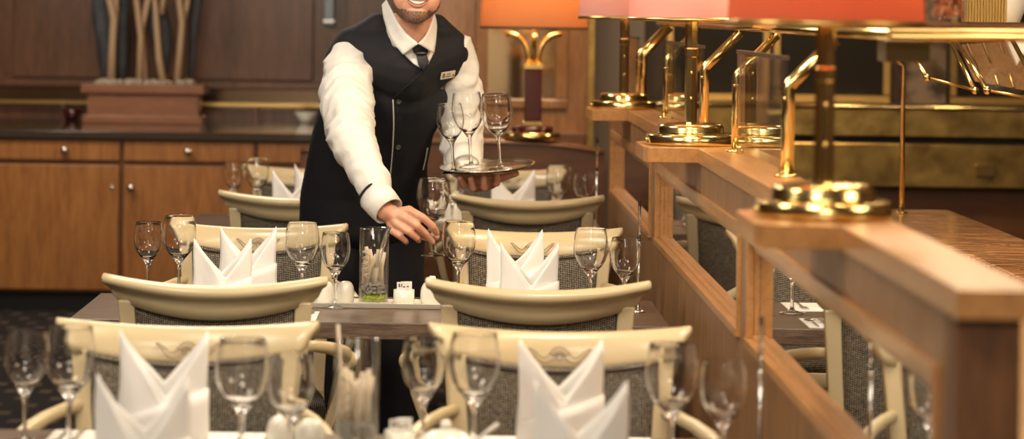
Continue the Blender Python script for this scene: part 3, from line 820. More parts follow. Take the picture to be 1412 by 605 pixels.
for px_, py_, k, lab, g in (
    (36, 456, 'small', 'smaller empty wine glass at the far left of the foreground table', 1),
    (97, 449, 'big', 'large empty wine glass beside the left foreground napkin, at its left', 1),
    (335, 466, 'big', 'large empty wine glass right of the left foreground napkin', 1),
    (402, 489, 'small', 'smaller empty wine glass in front of the white pots, foreground table', 1),
    (585, 466, 'small', 'smaller empty wine glass right of the foreground vase', 1),
    (655, 458, 'big', 'large empty wine glass left of the right foreground napkin, behind sugar bowl', 1),
    (927, 473, 'big', 'large empty wine glass right of the right foreground napkin', 1),
    (998, 496, 'small', 'smaller empty wine glass nearest the oak wall on the foreground table', 1),
    (205, 305, 'small', 'smaller empty wine glass leftmost on the middle table', 2),
    (248, 297, 'big', 'large empty wine glass left of the middle table left napkins', 2),
    (417, 306, 'big', 'large empty wine glass right of the middle table left napkins', 2),
    (463, 320, 'small', 'smaller empty wine glass left of the vase on the middle table', 2),
    (633, 305, 'big', 'large empty wine glass just right of the waiter hand', 2),
    (815, 314, 'big', 'large empty wine glass right of the middle table right napkins', 2),
    (862, 327, 'small', 'smaller empty wine glass nearest the divider on the middle table', 2),
    (323, 223, 'small', 'smaller empty wine glass leftmost on the farthest table', 3),
    (355, 217, 'big', 'large empty wine glass second from left on the farthest table', 3),
    (624, 237, 'big', 'large empty wine glass behind the held glass on the farthest table', 3),
    (770, 228, 'big', 'large empty wine glass right of the farthest table napkin', 3),
    (806, 237, 'small', 'smaller empty wine glass nearest the divider on the farthest table', 3)):
    x, d = on_table(px_, py_, k)
    lo, hi = {1: T1, 2: T2, 3: T3}[g]
    y = min(max(d, lo + .04), hi - .04)
    wine(k, x * y / d, y, .7515, lab, {1: 'wine glasses on the nearest table', 2: 'wine glasses on the middle table', 3: 'wine glasses on the farthest table'}[g])

# ---------------------------------------------------------------- napkins
def napkin(seed=0, w=.080, h=.205):
    rnd = random.Random(seed)
    a1, a2 = rnd.uniform(-.006, .006), rnd.uniform(-.006, .006)
    m = MB()
    def sheet(sign, notch, hl, hr, yb, inset, lean, n=22, vdx=0.):
        top = []; bot = []
        N = n
        def f(u, v):
            x = -1 + 2 * u
            xx = x * (w - inset)
            xv = vdx
            s_ = (x - xv) / (1 - xv) if x > xv else (xv - x) / (1 + xv)
            hh = notch + ((hr if x > xv else hl) - notch) * s_ ** 1.05
            y = sign * yb * (1 - abs(x) ** 1.6) * (1 - .35 * v * hh / h)
            z = hh * v
            xx += lean * (z / h) * (-1 if x < 0 else 1) * abs(x) + .0015 * math.sin(9 * v + 5 * x + seed)
            y += .0025 * math.sin(7 * x + 3 * v + seed * 2)
            return Vector((xx, y, z))
        m.grid(f, N, 12)
    sheet(-1, .082 + a1, h, h - .006, .034, 0, -.004, vdx=.05)
    sheet(1, .100 + a2, h - .004, h, .034, .0005, -.004, vdx=-.08)
    sheet(-1, .094 + a1, h - .012, h - .010, .029, .004, -.004, vdx=.12)
    sheet(1, .112, h - .02, h - .014, .026, .006, -.004, vdx=.0)
    # front cuff: a diagonal fold running over the body
    def cuff(u, v):
        x = -1 + 2 * u; y = -.036 * (1 - abs(x) ** 1.6) - .0022
        z0 = 0; z1 = .052 + .052 * ((x + 1) / 2)
        return Vector((x * w * .995, y, z0 + (z1 - z0) * v))
    m.grid(cuff, 20, 4)
    return m.build('folded_napkin', 'linen', solid=.0016)
N0 = [napkin(1), napkin(2), napkin(3)]
naps = [(-.512, 4.76, 0, 0, 'mitre folded white napkin on the nearest table, rear one of the left pair', 1.04),
        (.213, 4.78, 1, .03, 'mitre folded white napkin on the nearest table, rear one of the right pair', 1.0),
        (-.490, 4.24, 2, -.05, 'mitre folded white napkin on the nearest table, front one of the left pair', 1.0),
        (.222, 4.24, 1, .06, 'mitre folded white napkin on the nearest table, front one of the right pair', 1.0),
        (-.545, 7.18, 0, .05, 'mitre folded white napkin on the middle table, rear one of the left pair', 1.0),
        (.190, 7.20, 2, -.04, 'mitre folded white napkin on the middle table, rear one of the right pair', 1.0),
        (-.585, 6.83, 1, .1, 'mitre folded white napkin on the middle table, front one of the left pair', .98),
        (.218, 6.83, 0, -.08, 'mitre folded white napkin on the middle table, front one of the right pair', .98),
        (.248, 9.80, 2, .0, 'mitre folded white napkin on the farthest table under the silver tray', 1.05),
        (-.575, 9.74, 1, .1, 'mitre folded white napkin on the farthest table beside the waiter, front one', 1.0),
        (-.515, 10.12, 0, -.1, 'mitre folded white napkin on the farthest table beside the waiter, rear one', 1.0)]
nu = set()
for x, y, k, rz, lab, s in naps:
    o = N0[k] if k not in nu else N0[k].copy()
    if k in nu: C.objects.link(o)
    nu.add(k); o.location = (x, y, .7525); o.rotation_euler = (0, 0, rz); o.scale = (s, s, s)
    tag(o, lab, 'napkin', 'mitre folded napkins')

# ---------------------------------------------------------------- place mats and cutlery
def mat_obj(x, y, lab, rz=0):
    o = MB().box((-.20, -.105, 0), (.20, .105, .0012)).build('placemat', 'paper', loc=(x, y, .7502)); o.rotation_euler.z = rz
    tag(o, lab, 'placemat', 'white paper placemats')
def fork():
    t = thing('fork', 'x', 'fork', (0, 0, 0), 0, 'steel forks on the placemats')
    m = MB().box((-.004, -.09, 0), (.004, .02, .002))
    m.box((-.010, .02, .001), (.010, .045, .003))
    for k in range(4): m.box((-.010 + k * .006, .045, .002), (-.008 + k * .006, .085, .004))
    m.build('body', 'steel', t); return t
def knife():
    t = thing('knife', 'x', 'knife', (0, 0, 0), 0, 'steel knives on the placemats')
    MB().box((-.005, -.10, 0), (.005, -.01, .005)).build('handle', 'steel', t, .001)
    MB().extr([(-.005, -.01, .001), (.008, 0, .001), (.009, .08, .001), (-.004, .105, .001)], (0, 0, .0015)).build('blade', 'steel', t)
    return t
def spoon():
    t = thing('spoon', 'x', 'spoon', (0, 0, 0), 0, 'steel spoons on the placemats')
    MB().box((-.0035, -.09, 0), (.0035, .04, .002)).build('handle', 'steel', t)
    MB().ball((0, .06, .004), (.016, .026, .0035), 16, 8).build('bowl', 'steel', t)
    return t
FK, KN, SP = fork(), knife(), spoon()
first = {id(FK): 1, id(KN): 1, id(SP): 1}
def put(src, x, y, rz, lab):
    if first.pop(id(src), None): o = src; o.location = (x, y, .7518); o.rotation_euler.z = rz; o['label'] = lab
    else: dup(src, (x, y, .7518), rz, lab)
nm = {1: 'nearest', 2: 'middle', 3: 'farthest'}
for tn, (lo, hi) in ((1, T1), (2, T2), (3, T3)):
    for side, xc in (('left', -.535), ('right', .19)):
        for row, yc in (('front', lo + .115), ('rear', hi - .115)):
            mat_obj(xc, yc, f'white paper placemat at the {row} {side} place of the {nm[tn]} table')
            if tn == 3: continue
            sgn = 1 if row == 'front' else -1
            base = 0 if sgn == 1 else PI
            put(FK, xc - sgn * .155, yc, base, f'steel fork at the {row} {side} place of the {nm[tn]} table')
            put(KN, xc + sgn * .145, yc, base, f'steel knife at the {row} {side} place of the {nm[tn]} table')
            put(SP, xc + sgn * .175, yc, base, f'steel spoon at the {row} {side} place of the {nm[tn]} table')

# ---------------------------------------------------------------- table centre pieces
def serving_plate(x, y, z, lab):
    w, d = .20, .062
    m = MB()
    m.add([(-w + .012, -d + .01, 0), (w - .012, -d + .01, 0), (w - .012, d - .01, 0), (-w + .012, d - .01, 0),
           (-w, -d, .014), (w, -d, .014), (w, d, .014), (-w, d, .014),
           (-w + .006, -d + .006, .014), (w - .006, -d + .006, .014), (w - .006, d - .006, .014), (-w + .006, d - .006, .014),
           (-w + .014, -d + .012, .005), (w - .014, -d + .012, .005), (w - .014, d - .012, .005), (-w + .014, d - .012, .005)],
          [(0, 3, 2, 1)] + [(a, (a + 1) % 4, 4 + (a + 1) % 4, 4 + a) for a in range(4)] + [(4 + a, 4 + (a + 1) % 4, 8 + (a + 1) % 4, 8 + a) for a in range(4)] +
          [(8 + a, 8 + (a + 1) % 4, 12 + (a + 1) % 4, 12 + a) for a in range(4)] + [(12, 13, 14, 15)])
    o = m.build('serving_plate', 'porcelain', loc=(x, y, z), bevel=.001); return tag(o, lab, 'plate')
def vase(x, y, z, lab):
    t = thing('glass_vase', lab, 'vase', (x, y, z))
    r = .040
    MB().lathe([(0, 0), (r - .002, 0), (r, .003), (r, .205), (r - .0012, .207), (r - .0028, .205), (r - .0028, .008), (0, .008)], n=48).build('vase_body', 'vase_glass', t)
    g = MB()
    for i in range(170):
        a = random.uniform(0, 2 * PI); q = .0325 * math.sqrt(random.random()); g.ball((q * math.cos(a), q * math.sin(a), random.uniform(.0115, .024)), random.uniform(.0026, .0036), 7, 5)
    o = g.build('lime_granules', 'lime', t); o['kind'] = 'stuff'
    g = MB()
    for i in range(130):
        a = random.uniform(0, 2 * PI); q = .031 * math.sqrt(random.random()); g.ball((q * math.cos(a), q * math.sin(a), random.uniform(.030, .060)), (random.uniform(.004, .007), .005, .0035), 7, 5)
    o = g.build('grey_pebbles', 'graystone', t); o['kind'] = 'stuff'
    rs = random.Random(5)
    for i, (xa, xb, zb) in enumerate(((-.025, -.018, .150), (-.012, -.022, .155), (-.004, -.012, .148), (.004, .012, .150), (.014, .022, .152), (.022, .028, .140), (-.018, .006, .135), (-.028, -.024, .12))):
        ya = rs.uniform(-.016, .016)
        MB().tube([(xa, ya, .055), ((xa + xb) / 2 + rs.uniform(-.006, .006), ya, .10), (xb, ya * .8, zb)], [.0050, .0062, .0050], 8).build('stick', 'stick', t)
    # a spiral of pale vine at the left
    MB().tube([(-.022 + .008 * math.cos(k * .7), -.012 + .008 * math.sin(k * .7), .07 + k * .0018) for k in range(45)], .0020, 6).build('vine_curl', 'stick', t)
    return t
def pot(nm_, x, y, z, r, h, lab, nub=False):
    pr = [(0, 0), (r * .82, 0), (r * .95, h * .12), (r, h * .35), (r * .97, h * .62), (r * .80, h * .86), (r * .5, h * .97), (0, h)]
    if nub: pr = pr[:-2] + [(r * .38, h * .96), (r * .30, h * 1.02), (r * .30, h * 1.16), (0, h * 1.17)]
    return tag(MB().lathe(pr, n=32).build(nm_, 'porcelain', loc=(x, y, z), sub=1), lab, 'pot')
def packet_cup(x, y, z, lab, lab2):
    t = thing('packet_cup', lab, 'cup', (x, y, z))
    MB().lathe([(0, 0), (.026, 0), (.0285, .004), (.0285, .042), (.0265, .042), (.0262, .006), (0, .005)], n=36).build('cup', 'porcelain', t)
    for k, (dx, dy, rz, rx) in enumerate(((-.006, -.004, .05, .1), (.004, .006, -.12, .05), (.008, .013, .2, -.1))):
        c = thing('sugar_packet', lab2 + (' in front', ' in the middle', ' at the back')[k], 'packet', (x + dx, y + dy, z + .0065), rz, 'sugar packets standing in the cup')
        c.rotation_euler = (rx * .4, 0, rz)
        MB().box((-.0135, -.0015, 0), (.0135, .0015, .056)).build('packet', 'paper', c)
        MB().box((-.009, -.0021, .043), (-.004, -.0015, .047)).box((-.009, -.0021, .048), (-.005, -.0015, .052)).box((.003, -.0021, .042), (.009, -.0015, .045)).build('print', 'ink', c)
        MB().box((-.002, -.0021, .044), (.001, -.0015, .052)).build('mark', 'inkred', c)
    return t
zt = .7505
p = P(518, 427, 7.08)
serving_plate(p.x - .002, 7.10, zt, 'long white rectangular plate holding the condiments on the middle table')
zp = zt + .0055
X = lambda px_, d: P(px_, 400, d).x
vase(X(515, 7.09), 7.10, zp, 'straight glass vase of lime granules and pale sticks, middle table')
pot('salt_pot', X(476, 7.09), 7.10, zp, .0255, .063, 'rounded white pot left of the vase on the middle table')
pot('pepper_pot', X(449, 7.12), 7.11, zp, .0255, .061, 'rounded white pot at the left end of the middle plate')
packet_cup(X(557, 7.08), 7.09, zp, 'small white cup of sugar packets right of the middle table vase', 'small printed sugar packet in the middle table cup')
pot('oil_pot', X(596, 7.10), 7.10, zp, .033, .068, 'bulbous white pot with a nub at the right end of the middle plate', True)
# a clear tube resting in the vase
a = Vector((X(515, 7.09) + .006, 7.085, zp + .10))
tag(MB().tube([a - Vector((0, 0, 0)), a + Vector((.034, -.002, .112))], .0062, 14).build('glass_tube', 'frosted'), 'clear glass tube leaning out of the middle table vase', 'tube')
# far table
serving_plate(P(625, 300, 9.95).x, 9.93, zt, 'long white rectangular plate on the farthest table behind the held glass')
pot('oil_pot', P(630, 280, 9.93).x, 9.93, zp, .048, .098, 'large bulbous white pot with a nub on the farthest table behind the held glass', True)
pot('salt_pot', P(592, 280, 9.93).x, 9.93, zp, .026, .06, 'small rounded white pot on the farthest table plate')
# near table
zp1 = zt + .0055
serving_plate(X(500, 4.7), 4.70, zt, 'long white rectangular plate holding the condiments on the nearest table')
vase(P(492, 500, 4.68).x, 4.68, zp1, 'straight glass vase of pale sticks on the nearest table')
pot('salt_pot', P(388, 590, 4.72).x, 4.72, zp1, .028, .064, 'rounded white pot at the left end of the nearest plate')
pot('pepper_pot', P(428, 590, 4.71).x, 4.71, zp1, .028, .060, 'rounded white pot left of the foreground vase')
packet_cup(P(552, 590, 4.70).x, 4.70, zp1, 'small white cup of sugar packets right of the foreground vase', 'small printed sugar packet in the foreground cup')
a = P(468, 470, 4.62); a.z = zp1 + .12
tag(MB().tube([(P(476, 500, 4.68).x, 4.68, zp1 + .06), (P(466, 450, 4.68).x, 4.68, P(466, 447, 4.68).z)], .0028, 8).build('thin_stick', 'stick'), 'thin pale stick rising from the foreground vase', 'stick')
def sugar_bowl(x, y, z):
    t = thing('sugar_bowl', 'white porcelain sugar bowl with domed lid on the nearest table', 'bowl', (x, y, z))
    MB().lathe([(0, 0), (.035, 0), (.048, .012), (.054, .03), (.054, .042), (.051, .042), (.050, .03), (0, .008)], n=40).build('bowl', 'porcelain', t)
    MB().lathe([(0, .042), (.055, .042), (.055, .046), (.046, .056), (.030, .066), (.010, .071), (0, .071)], n=40).build('lid', 'porcelain', t)
    MB().ball((0, 0, .078), (.011, .011, .009), 14, 8).build('lid_knob', 'porcelain', t)
sb = P(615, 590, 4.6); sugar_bowl(sb.x, 4.575, .7512)
t = thing('sugar_spoon', 'pale spoon handle leaning against the lid of the sugar bowl', 'spoon', (sb.x, 4.575, .7512))
MB().tube([(.044, -.03, .048), (.066, -.04, .068), (.090, -.05, .088)], [.0032, .0034, .0042], 8).build('handle', 'porcelain', t)
MB().ball((.036, -.03, .042), (.010, .014, .004), 12, 6).build('bowl', 'porcelain', t)
# little tealight glass beside left pots
p = P(344, 598, 4.45)
tag(MB().lathe([(0, 0), (.022, 0), (.024, .003), (.024, .035), (.0225, .035), (.0225, .005), (0, .005)], n=32).build('tealight_glass', 'glass', loc=(p.x, 4.45, .7515)), 'low clear tealight glass left of the foreground white pots', 'candle holder')

# slim card-holder rods by the divider
def rod(x, y, top, lab):
    t = thing('card_holder', lab, 'card holder', (x, y, .7503), 0, 'slim steel card holders by the divider')
    h = top - .75
    MB().lathe([(0, 0), (.020, 0), (.020, .004), (.004, .008), (0, .008)], n=24).build('base', 'steel', t)
    MB().tube([(0, 0, .006), (0, 0, h * .60)], .0036, 12).build('rod', 'steel', t)
    MB().ball((0, 0, h * .61), (.0058, .0058, .010), 12, 8).build('joint', 'steel', t)
    MB().tube([(0, 0, h * .63), (0, 0, h)], .0042, 10).build('tip', 'glass', t)
rod(.560, 9.78, 1.09, 'slim steel card holder rod on the farthest table by the divider')
rod(P(881, 350, 7.05).x, 7.05, P(881, 276, 7.05).z, 'slim steel card holder rod on the middle table by the divider')
rod(P(1052, 500, 4.68).x - .004, 4.68, P(1052, 436, 4.68).z, 'slim steel card holder rod on the nearest table by the divider')

# ---------------------------------------------------------------- the waiter
def cap_hull(bm, p1, r1, p2, r2, seg=14):
    vs_ = []
    for p, r in ((Vector(p1), r1), (Vector(p2), r2)):
        for i in range(1, 8):
            th = PI * i / 8
            for k in range(seg):
                a = 2 * PI * k / seg
                vs_.append(bm.verts.new(p + Vector((math.sin(th) * math.cos(a), math.sin(th) * math.sin(a), math.cos(th))) * r))
        vs_.append(bm.verts.new(p + Vector((0, 0, r)))); vs_.append(bm.verts.new(p - Vector((0, 0, r))))
    g = bmesh.ops.convex_hull(bm, input=vs_)
    bad = [e for e in set(g['geom_interior'] + g['geom_unused']) if isinstance(e, bmesh.types.BMVert) and e.is_valid and not e.link_faces]
    bmesh.ops.delete(bm, geom=bad, context='VERTS')
def ell(bm, c, r, rot=(0, 0, 0), seg=20):
    m = Matrix.Translation(c) @ Euler(rot).to_matrix().to_4x4() @ Matrix.Diagonal((*r, 1))
    bmesh.ops.create_uvsphere(bm, u_segments=seg, v_segments=14, radius=1, matrix=m)
def blob(name, items, voxel, m, parent=None, smooth=4, fn=None, base=None, decim=None):
    """union of tapered capsules and ellipsoids as ONE continuous skin"""
    bm = bmesh.new()
    for it in items:
        if it[0] == 'c': cap_hull(bm, *it[1:])
        elif it[0] == 'chain':
            pts, rs = it[1], it[2]
            for (a, b, ra, rb) in zip(pts, pts[1:], rs, rs[1:]): cap_hull(bm, a, ra, b, rb)
        else: ell(bm, *it[1:])
    me = bpy.data.meshes.new(name); bm.to_mesh(me); bm.free()
    o = bpy.data.objects.new(name, me); C.objects.link(o)
    r = o.modifiers.new('r', 'REMESH'); r.mode = 'VOXEL'; r.voxel_size = voxel; r.use_smooth_shade = True
    if smooth: s = o.modifiers.new('s', 'SMOOTH'); s.iterations = smooth; s.factor = .5
    dg = bpy.context.evaluated_depsgraph_get(); me2 = bpy.data.meshes.new_from_object(o.evaluated_get(dg), depsgraph=dg)
    bpy.data.objects.remove(o)
    if fn:
        me2.update(); ns = [v.normal.copy() for v in me2.vertices]
        for v, n_ in zip(me2.vertices, ns): v.co = fn(v.co.copy(), n_)
    for p in me2.polygons: p.use_smooth = True
    me2.materials.clear(); me2.materials.append(M[m]); me2.update()
    o = bpy.data.objects.new(name, me2); C.objects.link(o)
    if parent: o.parent = parent
    return o
def bvh_of(*objs):
    vs_, fs = [], []
    for o in objs:
        k = len(vs_); vs_ += [v.co.copy() for v in o.data.vertices]; fs += [[i + k for i in p.vertices] for p in o.data.polygons]
    return BVHTree.FromPolygons(vs_, fs)
ORG = Vector((0, 0, CH))
def hit(tree, px_, py_, off):
    d = (P(px_, py_, 8.0) - ORG).normalized()
    r = tree.ray_cast(ORG, d)
    if r[0] is None: r = tree.find_nearest(P(px_, py_, 7.85)); return r[0] + r[1] * off
    n = r[1]; n = n if n.dot(d) < 0 else -n
    return r[0] - d * off * .5 + n * off * .5
def patch(name, tree, poly, off, m, parent, thick=.002, sub=3, sm=3):
    """a piece of cloth lying on the surface under it"""
    bm = bmesh.new(); vs_ = [bm.verts.new((x, y, 0)) for x, y in poly]; f = bm.faces.new(vs_)
    bmesh.ops.triangulate(bm, faces=[f]); bmesh.ops.subdivide_edges(bm, edges=bm.edges[:], cuts=2 ** sub - 1, use_grid_fill=True)
    bmesh.ops.triangulate(bm, faces=bm.faces[:])
    bnd = {v for v in bm.verts if v.is_boundary}
    co = {v: hit(tree, v.co.x, v.co.y, off) for v in bm.verts}
    for _ in range(sm):
        co = {v: (co[v] if not v.link_edges else (co[v] * .5 + sum((co[e.other_vert(v)] for e in v.link_edges if (v not in bnd or e.other_vert(v) in bnd)), Vector()) / max(1, sum(1 for e in v.link_edges if (v not in bnd or e.other_vert(v) in bnd))) * .5)) if v not in bnd else co[v] for v in bm.verts}
    for v in bm.verts: v.co = co[v]
    bmesh.ops.recalc_face_normals(bm, faces=bm.faces[:])
    me = bpy.data.meshes.new(name); bm.to_mesh(me); bm.free()
    for p in me.polygons: p.use_smooth = True
    o = bpy.data.objects.new(name, me); C.objects.link(o); me.materials.append(M[m] if isinstance(m, str) else m); o.parent = parent
    if thick: q = o.modifiers.new('s', 'SOLIDIFY'); q.thickness = thick; q.offset = 0
    return o
def seam(name, tree, pts, off, r, m, parent, n=6):
    fine = []
    for a, b in zip(pts, pts[1:]):
        for k in range(5): fine.append((a[0] + (b[0] - a[0]) * k / 5, a[1] + (b[1] - a[1]) * k / 5))
    fine.append(pts[-1]); w3 = [hit(tree, x, y, off) for x, y in fine]
    for _ in range(2): w3 = [w3[0]] + [(w3[i - 1] + w3[i] * 2 + w3[i + 1]) / 4 for i in range(1, len(w3) - 1)] + [w3[-1]]
    return MB().tube(w3, r, n).build(name, m, parent)

def waiter():
    V = Vector
    neck0, neck1 = V((-.122, 7.90, 1.465)), V((-.105, 7.84, 1.56))
    shR, elR, wrR = V((-.325, 7.90, 1.385)), P(484, 196, 7.64), P(530, 290, 7.475)
    shL, elL, wrL = V((.030, 8.00, 1.40)), P(641, 198, 8.03), P(642, 238, 7.87)
    hd = V((-.100, 7.80, 1.655)); HS = 1.14
    tilt = .07
    R = Matrix.Rotation(.10, 3, 'Z') @ Matrix.Rotation(tilt, 3, 'Y')
    def H(x, y, z): return hd + R @ (V((x, y, z)) * HS)
    def E(p, r, *a): return ('e', p, tuple(q * HS for q in r), *a)
    # -- body: one continuous skin: legs, trunk, neck, head, arms and hands
    items = []
    hipc = V((-.26, 8.22, .92))
    fL, fR = V((-.14, 8.34, .09)), V((-.36, 8.24, .09))
    for hp, kn, an in (((-.17, 8.22, .90), (-.155, 8.20, .50), fL), ((-.35, 8.22, .90), (-.355, 8.16, .50), fR)):
        items.append(('chain', [hp, kn, an], [.085, .055, .038]))
        items.append(('c', an - V((0, 0, .04)), .035, an + V((0, -.15, -.055)), .028))
    items.append(('chain', [hipc, V((-.225, 8.11, 1.12)), V((-.165, 8.00, 1.32)), neck0], [.105, .095, .095, .05]))
    items.append(('chain', [shR, V((-.16, 7.95, 1.40)), shL], [.046, .07, .046]))
    items.append(('chain', [neck0 - V((0, 0, .05)), neck1], [.060, .056]))
    items.append(('chain', [shR, elR, wrR], [.048, .038, .027]))
    items.append(('chain', [shL, elL, wrL], [.045, .034, .026]))
    # head
    items.append(E(H(0, .012, .055), (.076, .094, .088)))
    items.append(E(H(0, -.005, -.02), (.071, .078, .080)))
    items.append(E(H(0, -.022, -.064), (.059, .058, .053)))
    items.append(E(H(0, -.058, -.098), (.030, .026, .024)))
    items.append(E(H(-.036, -.040, -.060), (.028, .032, .034)))
    items.append(E(H(.036, -.040, -.060), (.028, .032, .034)))
    items.append(E(H(-.036, -.062, -.018), (.022, .020, .018)))
    items.append(E(H(.036, -.062, -.018), (.022, .020, .018)))
    items.append(('c', H(0, -.076, .012), .009, H(0, -.098, -.024), .012))
    items.append(E(H(-.012, -.088, -.028), (.009, .012, .008)))
    items.append(E(H(.012, -.088, -.028), (.009, .012, .008)))
    items.append(('c', H(-.045, -.070, .026), .009, H(.045, -.070, .026), .009))
    for s in (-1, 1):
        items.append(E(H(s * .078, .010, -.004), (.008, .020, .030)))
    # right hand, closing on the stem
    d = 7.475
    stem = P(597.5, 325, 7.49)
    K = [P(564, 290, 7.455), P(557, 300, 7.447), P(548, 309, 7.448), P(541, 318, 7.458)]   # knuckles
    items.append(('c', wrR, .027, P(545, 298, 7.47), .027))
    for k, rr in zip(K, (.0145, .0145, .0135, .012)): items.append(('c', P(540, 298, 7.475), .022, k, rr))
    fing = [([K[0], P(583, 300, 7.440), P(597, 312, 7.452), P(602, 321, 7.472)], [.0125, .0112, .0100, .0088]),
            ([K[1], P(575, 311, 7.436), P(588, 323, 7.455), P(596, 333, 7.480)], [.0125, .0112, .0100, .0086]),
            ([K[2], P(563, 319, 7.432), P(575, 328, 7.450), P(577, 331, 7.475)], [.0120, .0108, .0098, .0086]),
            ([K[3], P(551, 325, 7.438), P(559, 332, 7.452), P(560, 334, 7.472)], [.0105, .0095, .0087, .0078])]
    for pts, rs in fing: items.append(('chain', pts, [q * 1.06 for q in rs]))
    items.append(('c', P(543, 300, 7.475), .024, P(556, 304, 7.468), .020))
    items.append(('chain', [P(548, 305, 7.49), P(570, 322, 7.515), P(590, 327, 7.518), P(602, 326, 7.505)], [.018, .0135, .0115, .0095]))
    # left hand under the tray, palm up, fingers fanned towards the camera
    T0 = P(672, 233, 7.78)
    pc = P(658, 251, 7.80)
    items.append(('c', wrL, .028, pc, .030)); items.append(('c', pc, .030, P(676, 250, 7.79), .024))
    for base_, mid, tip_ in ((P(645, 252, 7.79), P(640, 256, 7.745), P(634, 245, 7.71)), (P(655, 257, 7.775), P(652, 259, 7.725), P(649, 246, 7.695)),
                             (P(668, 257, 7.770), P(668, 258, 7.715), P(667, 245, 7.690)), (P(681, 252, 7.770), P(685, 252, 7.72), P(686, 243, 7.695))):
        items.append(('chain', [pc, base_, mid, tip_], [.018, .0130, .0115, .0090]))
    items.append(('chain', [P(676, 248, 7.79), P(694, 244, 7.79), P(712, 239, 7.78)], [.018, .0125, .0095]))
    def fskin(p, n_): return p
    body = blob('person', items, .0030, 'skin', None, 3)
    tag(body, 'smiling waiter in navy waistcoat and white shirt leaning over the middle table with a tray', 'person')
    # -- trousers and shoes
    tr = []
    for hp, kn, an in (((-.175, 8.22, .92), (-.155, 8.21, .50), fL), ((-.345, 8.22, .92), (-.355, 8.17, .50), fR)):
        tr.append(('chain', [hp, kn, an + V((0, .0, .03))], [.112, .082, .062]))
    tr.append(('e', (-.26, 8.23, .90), (.20, .135, .14)))
    blob('trousers', tr, .012, 'navy', body, 6)
    for an in (fL, fR):
        blob('shoe', [('chain', [an + V((0, .03, -.045)), an + V((0, -.10, -.05)), an + V((0, -.20, -.062))], [.045, .044, .028])], .007, 'shoe', body, 3)
    # -- shirt: sleeves, cuffs, collar
    def wrinkle(amp, ax):
        def f(p, n_):
            a = (p - ax[0]).dot((ax[1] - ax[0]).normalized())
            q = V((p.x * 9, p.y * 9, p.z * 9))
            s_ = (1 - 2.2 * abs(noise.noise(V((a * 17 + p.x * 9 + 1.6 * noise.noise(q), p.x * 5, p.y * 4))))) * .8 + .5 * noise.noise(V((a * 36 - p.x * 14, p.x * 10, p.z * 6)))
            return p + n_ * s_ * amp
        return f
    sR = blob('sleeve', [('chain', [P(482, 88, 7.90), P(478, 120, 7.84), P(481, 160, 7.74), elR + V((.002, 0, .0)), P(503, 232, 7.565), P(516, 259, 7.515)], [.070, .077, .072, .066, .056, .043])],
              .0055, 'shirt', body, 4, wrinkle(.0125, (shR, elR)))
    sR['label'] = 'white shirt sleeve of the reaching arm'
    axis = (P(538, 290, 7.47) - P(512, 262, 7.52)).normalized()
    c0, c1 = P(516, 268, 7.510), P(536, 291, 7.468)
    up = V((0, 0, 1))
    def ring_tube(a, b, ra, rb, nm_, m, thick):
        ax = (b - a).normalized(); u = ax.cross(V((0, 1, 0))).normalized(); v = ax.cross(u)
        mb = MB(); n = 36; vs_ = []
        prof = [(0, ra), (.5, (ra + rb) / 2 + .0015), (1, rb), (1, rb - thick), (.5, (ra + rb) / 2 - thick), (0, ra - thick)]
        for t_, r_ in prof:
            for k in range(n):
                an = 2 * PI * k / n; vs_.append(a + (b - a) * t_ + (u * math.cos(an) + v * math.sin(an)) * r_)
        fs = [(i * n + k, i * n + (k + 1) % n, ((i + 1) % 6) * n + (k + 1) % n, ((i + 1) % 6) * n + k) for i in range(6) for k in range(n)]
        return mb.add(vs_, fs, True).build(nm_, m, body)
    cf = ring_tube(c0, c1, .0515, .0465, 'cuff', 'shirt', .004)
    ring_tube(c0 - (c1 - c0) * .05, c0 + (c1 - c0) * .04, .0545, .0545, 'cuff_piping', 'navy', .008).parent = cf
    sL = blob('sleeve', [('chain', [P(628, 72, 8.0), P(634, 110, 8.02), P(634, 150, 8.04), P(637, 195, 8.03)], [.060, .066, .066, .066]),
                         ('chain', [P(637, 195, 8.03), P(638, 208, 7.97), P(640, 220, 7.92)], [.066, .062, .054])],
              .0055, 'shirt', body, 4, wrinkle(.009, (shL, elL)))
    ring_tube(P(637, 214, 7.93), P(641, 230, 7.885), .052, .049, 'cuff', 'shirt', .004)
    # -- waistcoat
    st = [((-.262, 8.22, .88), (.206, .150, .09)), ((-.262, 8.19, .98), (.200, .145, .09)), ((-.252, 8.14, 1.08), (.192, .138, .09)),
          ((-.228, 8.08, 1.19), (.189, .134, .10)), ((-.185, 8.02, 1.30), (.196, .134, .12))]
    vt = []
    for (c0_, r0_), (c1_, r1_) in zip(st, st[1:]):
        for k in range(5):
            u = k / 5; vt.append(('e', tuple(c0_[q] + (c1_[q] - c0_[q]) * u for q in range(3)), tuple(r0_[q] + (r1_[q] - r0_[q]) * u for q in range(3))))
    vt += [('e', *st[-1]),
          ('chain', [P(500, 76, 7.93), P(560, 92, 7.93), P(615, 74, 7.99)], [.088, .112, .080]),
          ('chain', [P(490, 62, 7.925), P(475, 84, 7.915)], [.062, .058]),
          ('chain', [P(520, 36, 7.93), P(492, 62, 7.925)], [.040, .060]),
          ('chain', [P(602, 34, 7.97), P(622, 62, 8.0)], [.034, .046])]
    def vf(p, n_):
        return p + n_ * (.0035 * noise.noise(p * 7) + .003 * noise.noise(V((p.x * 22, p.y * 9, p.z * 6))))
    vest = blob('waistcoat', vt, .007, 'navy', body, 6, vf)
    tv = bvh_of(vest)
    tb = bvh_of(vest, body)
    # shirt front between the lapels and collar leaves
    patch('shirt_front', tb, [(548, 58), (562, 58), (577, 60), (592, 58), (600, 60), (597, 74), (590, 88), (583, 96), (570, 88), (556, 74)], .006, 'shirt', body, .002)
    col = MB()
    # collar band around the neck
    ncx = V((-.118, 7.885, 1.478))
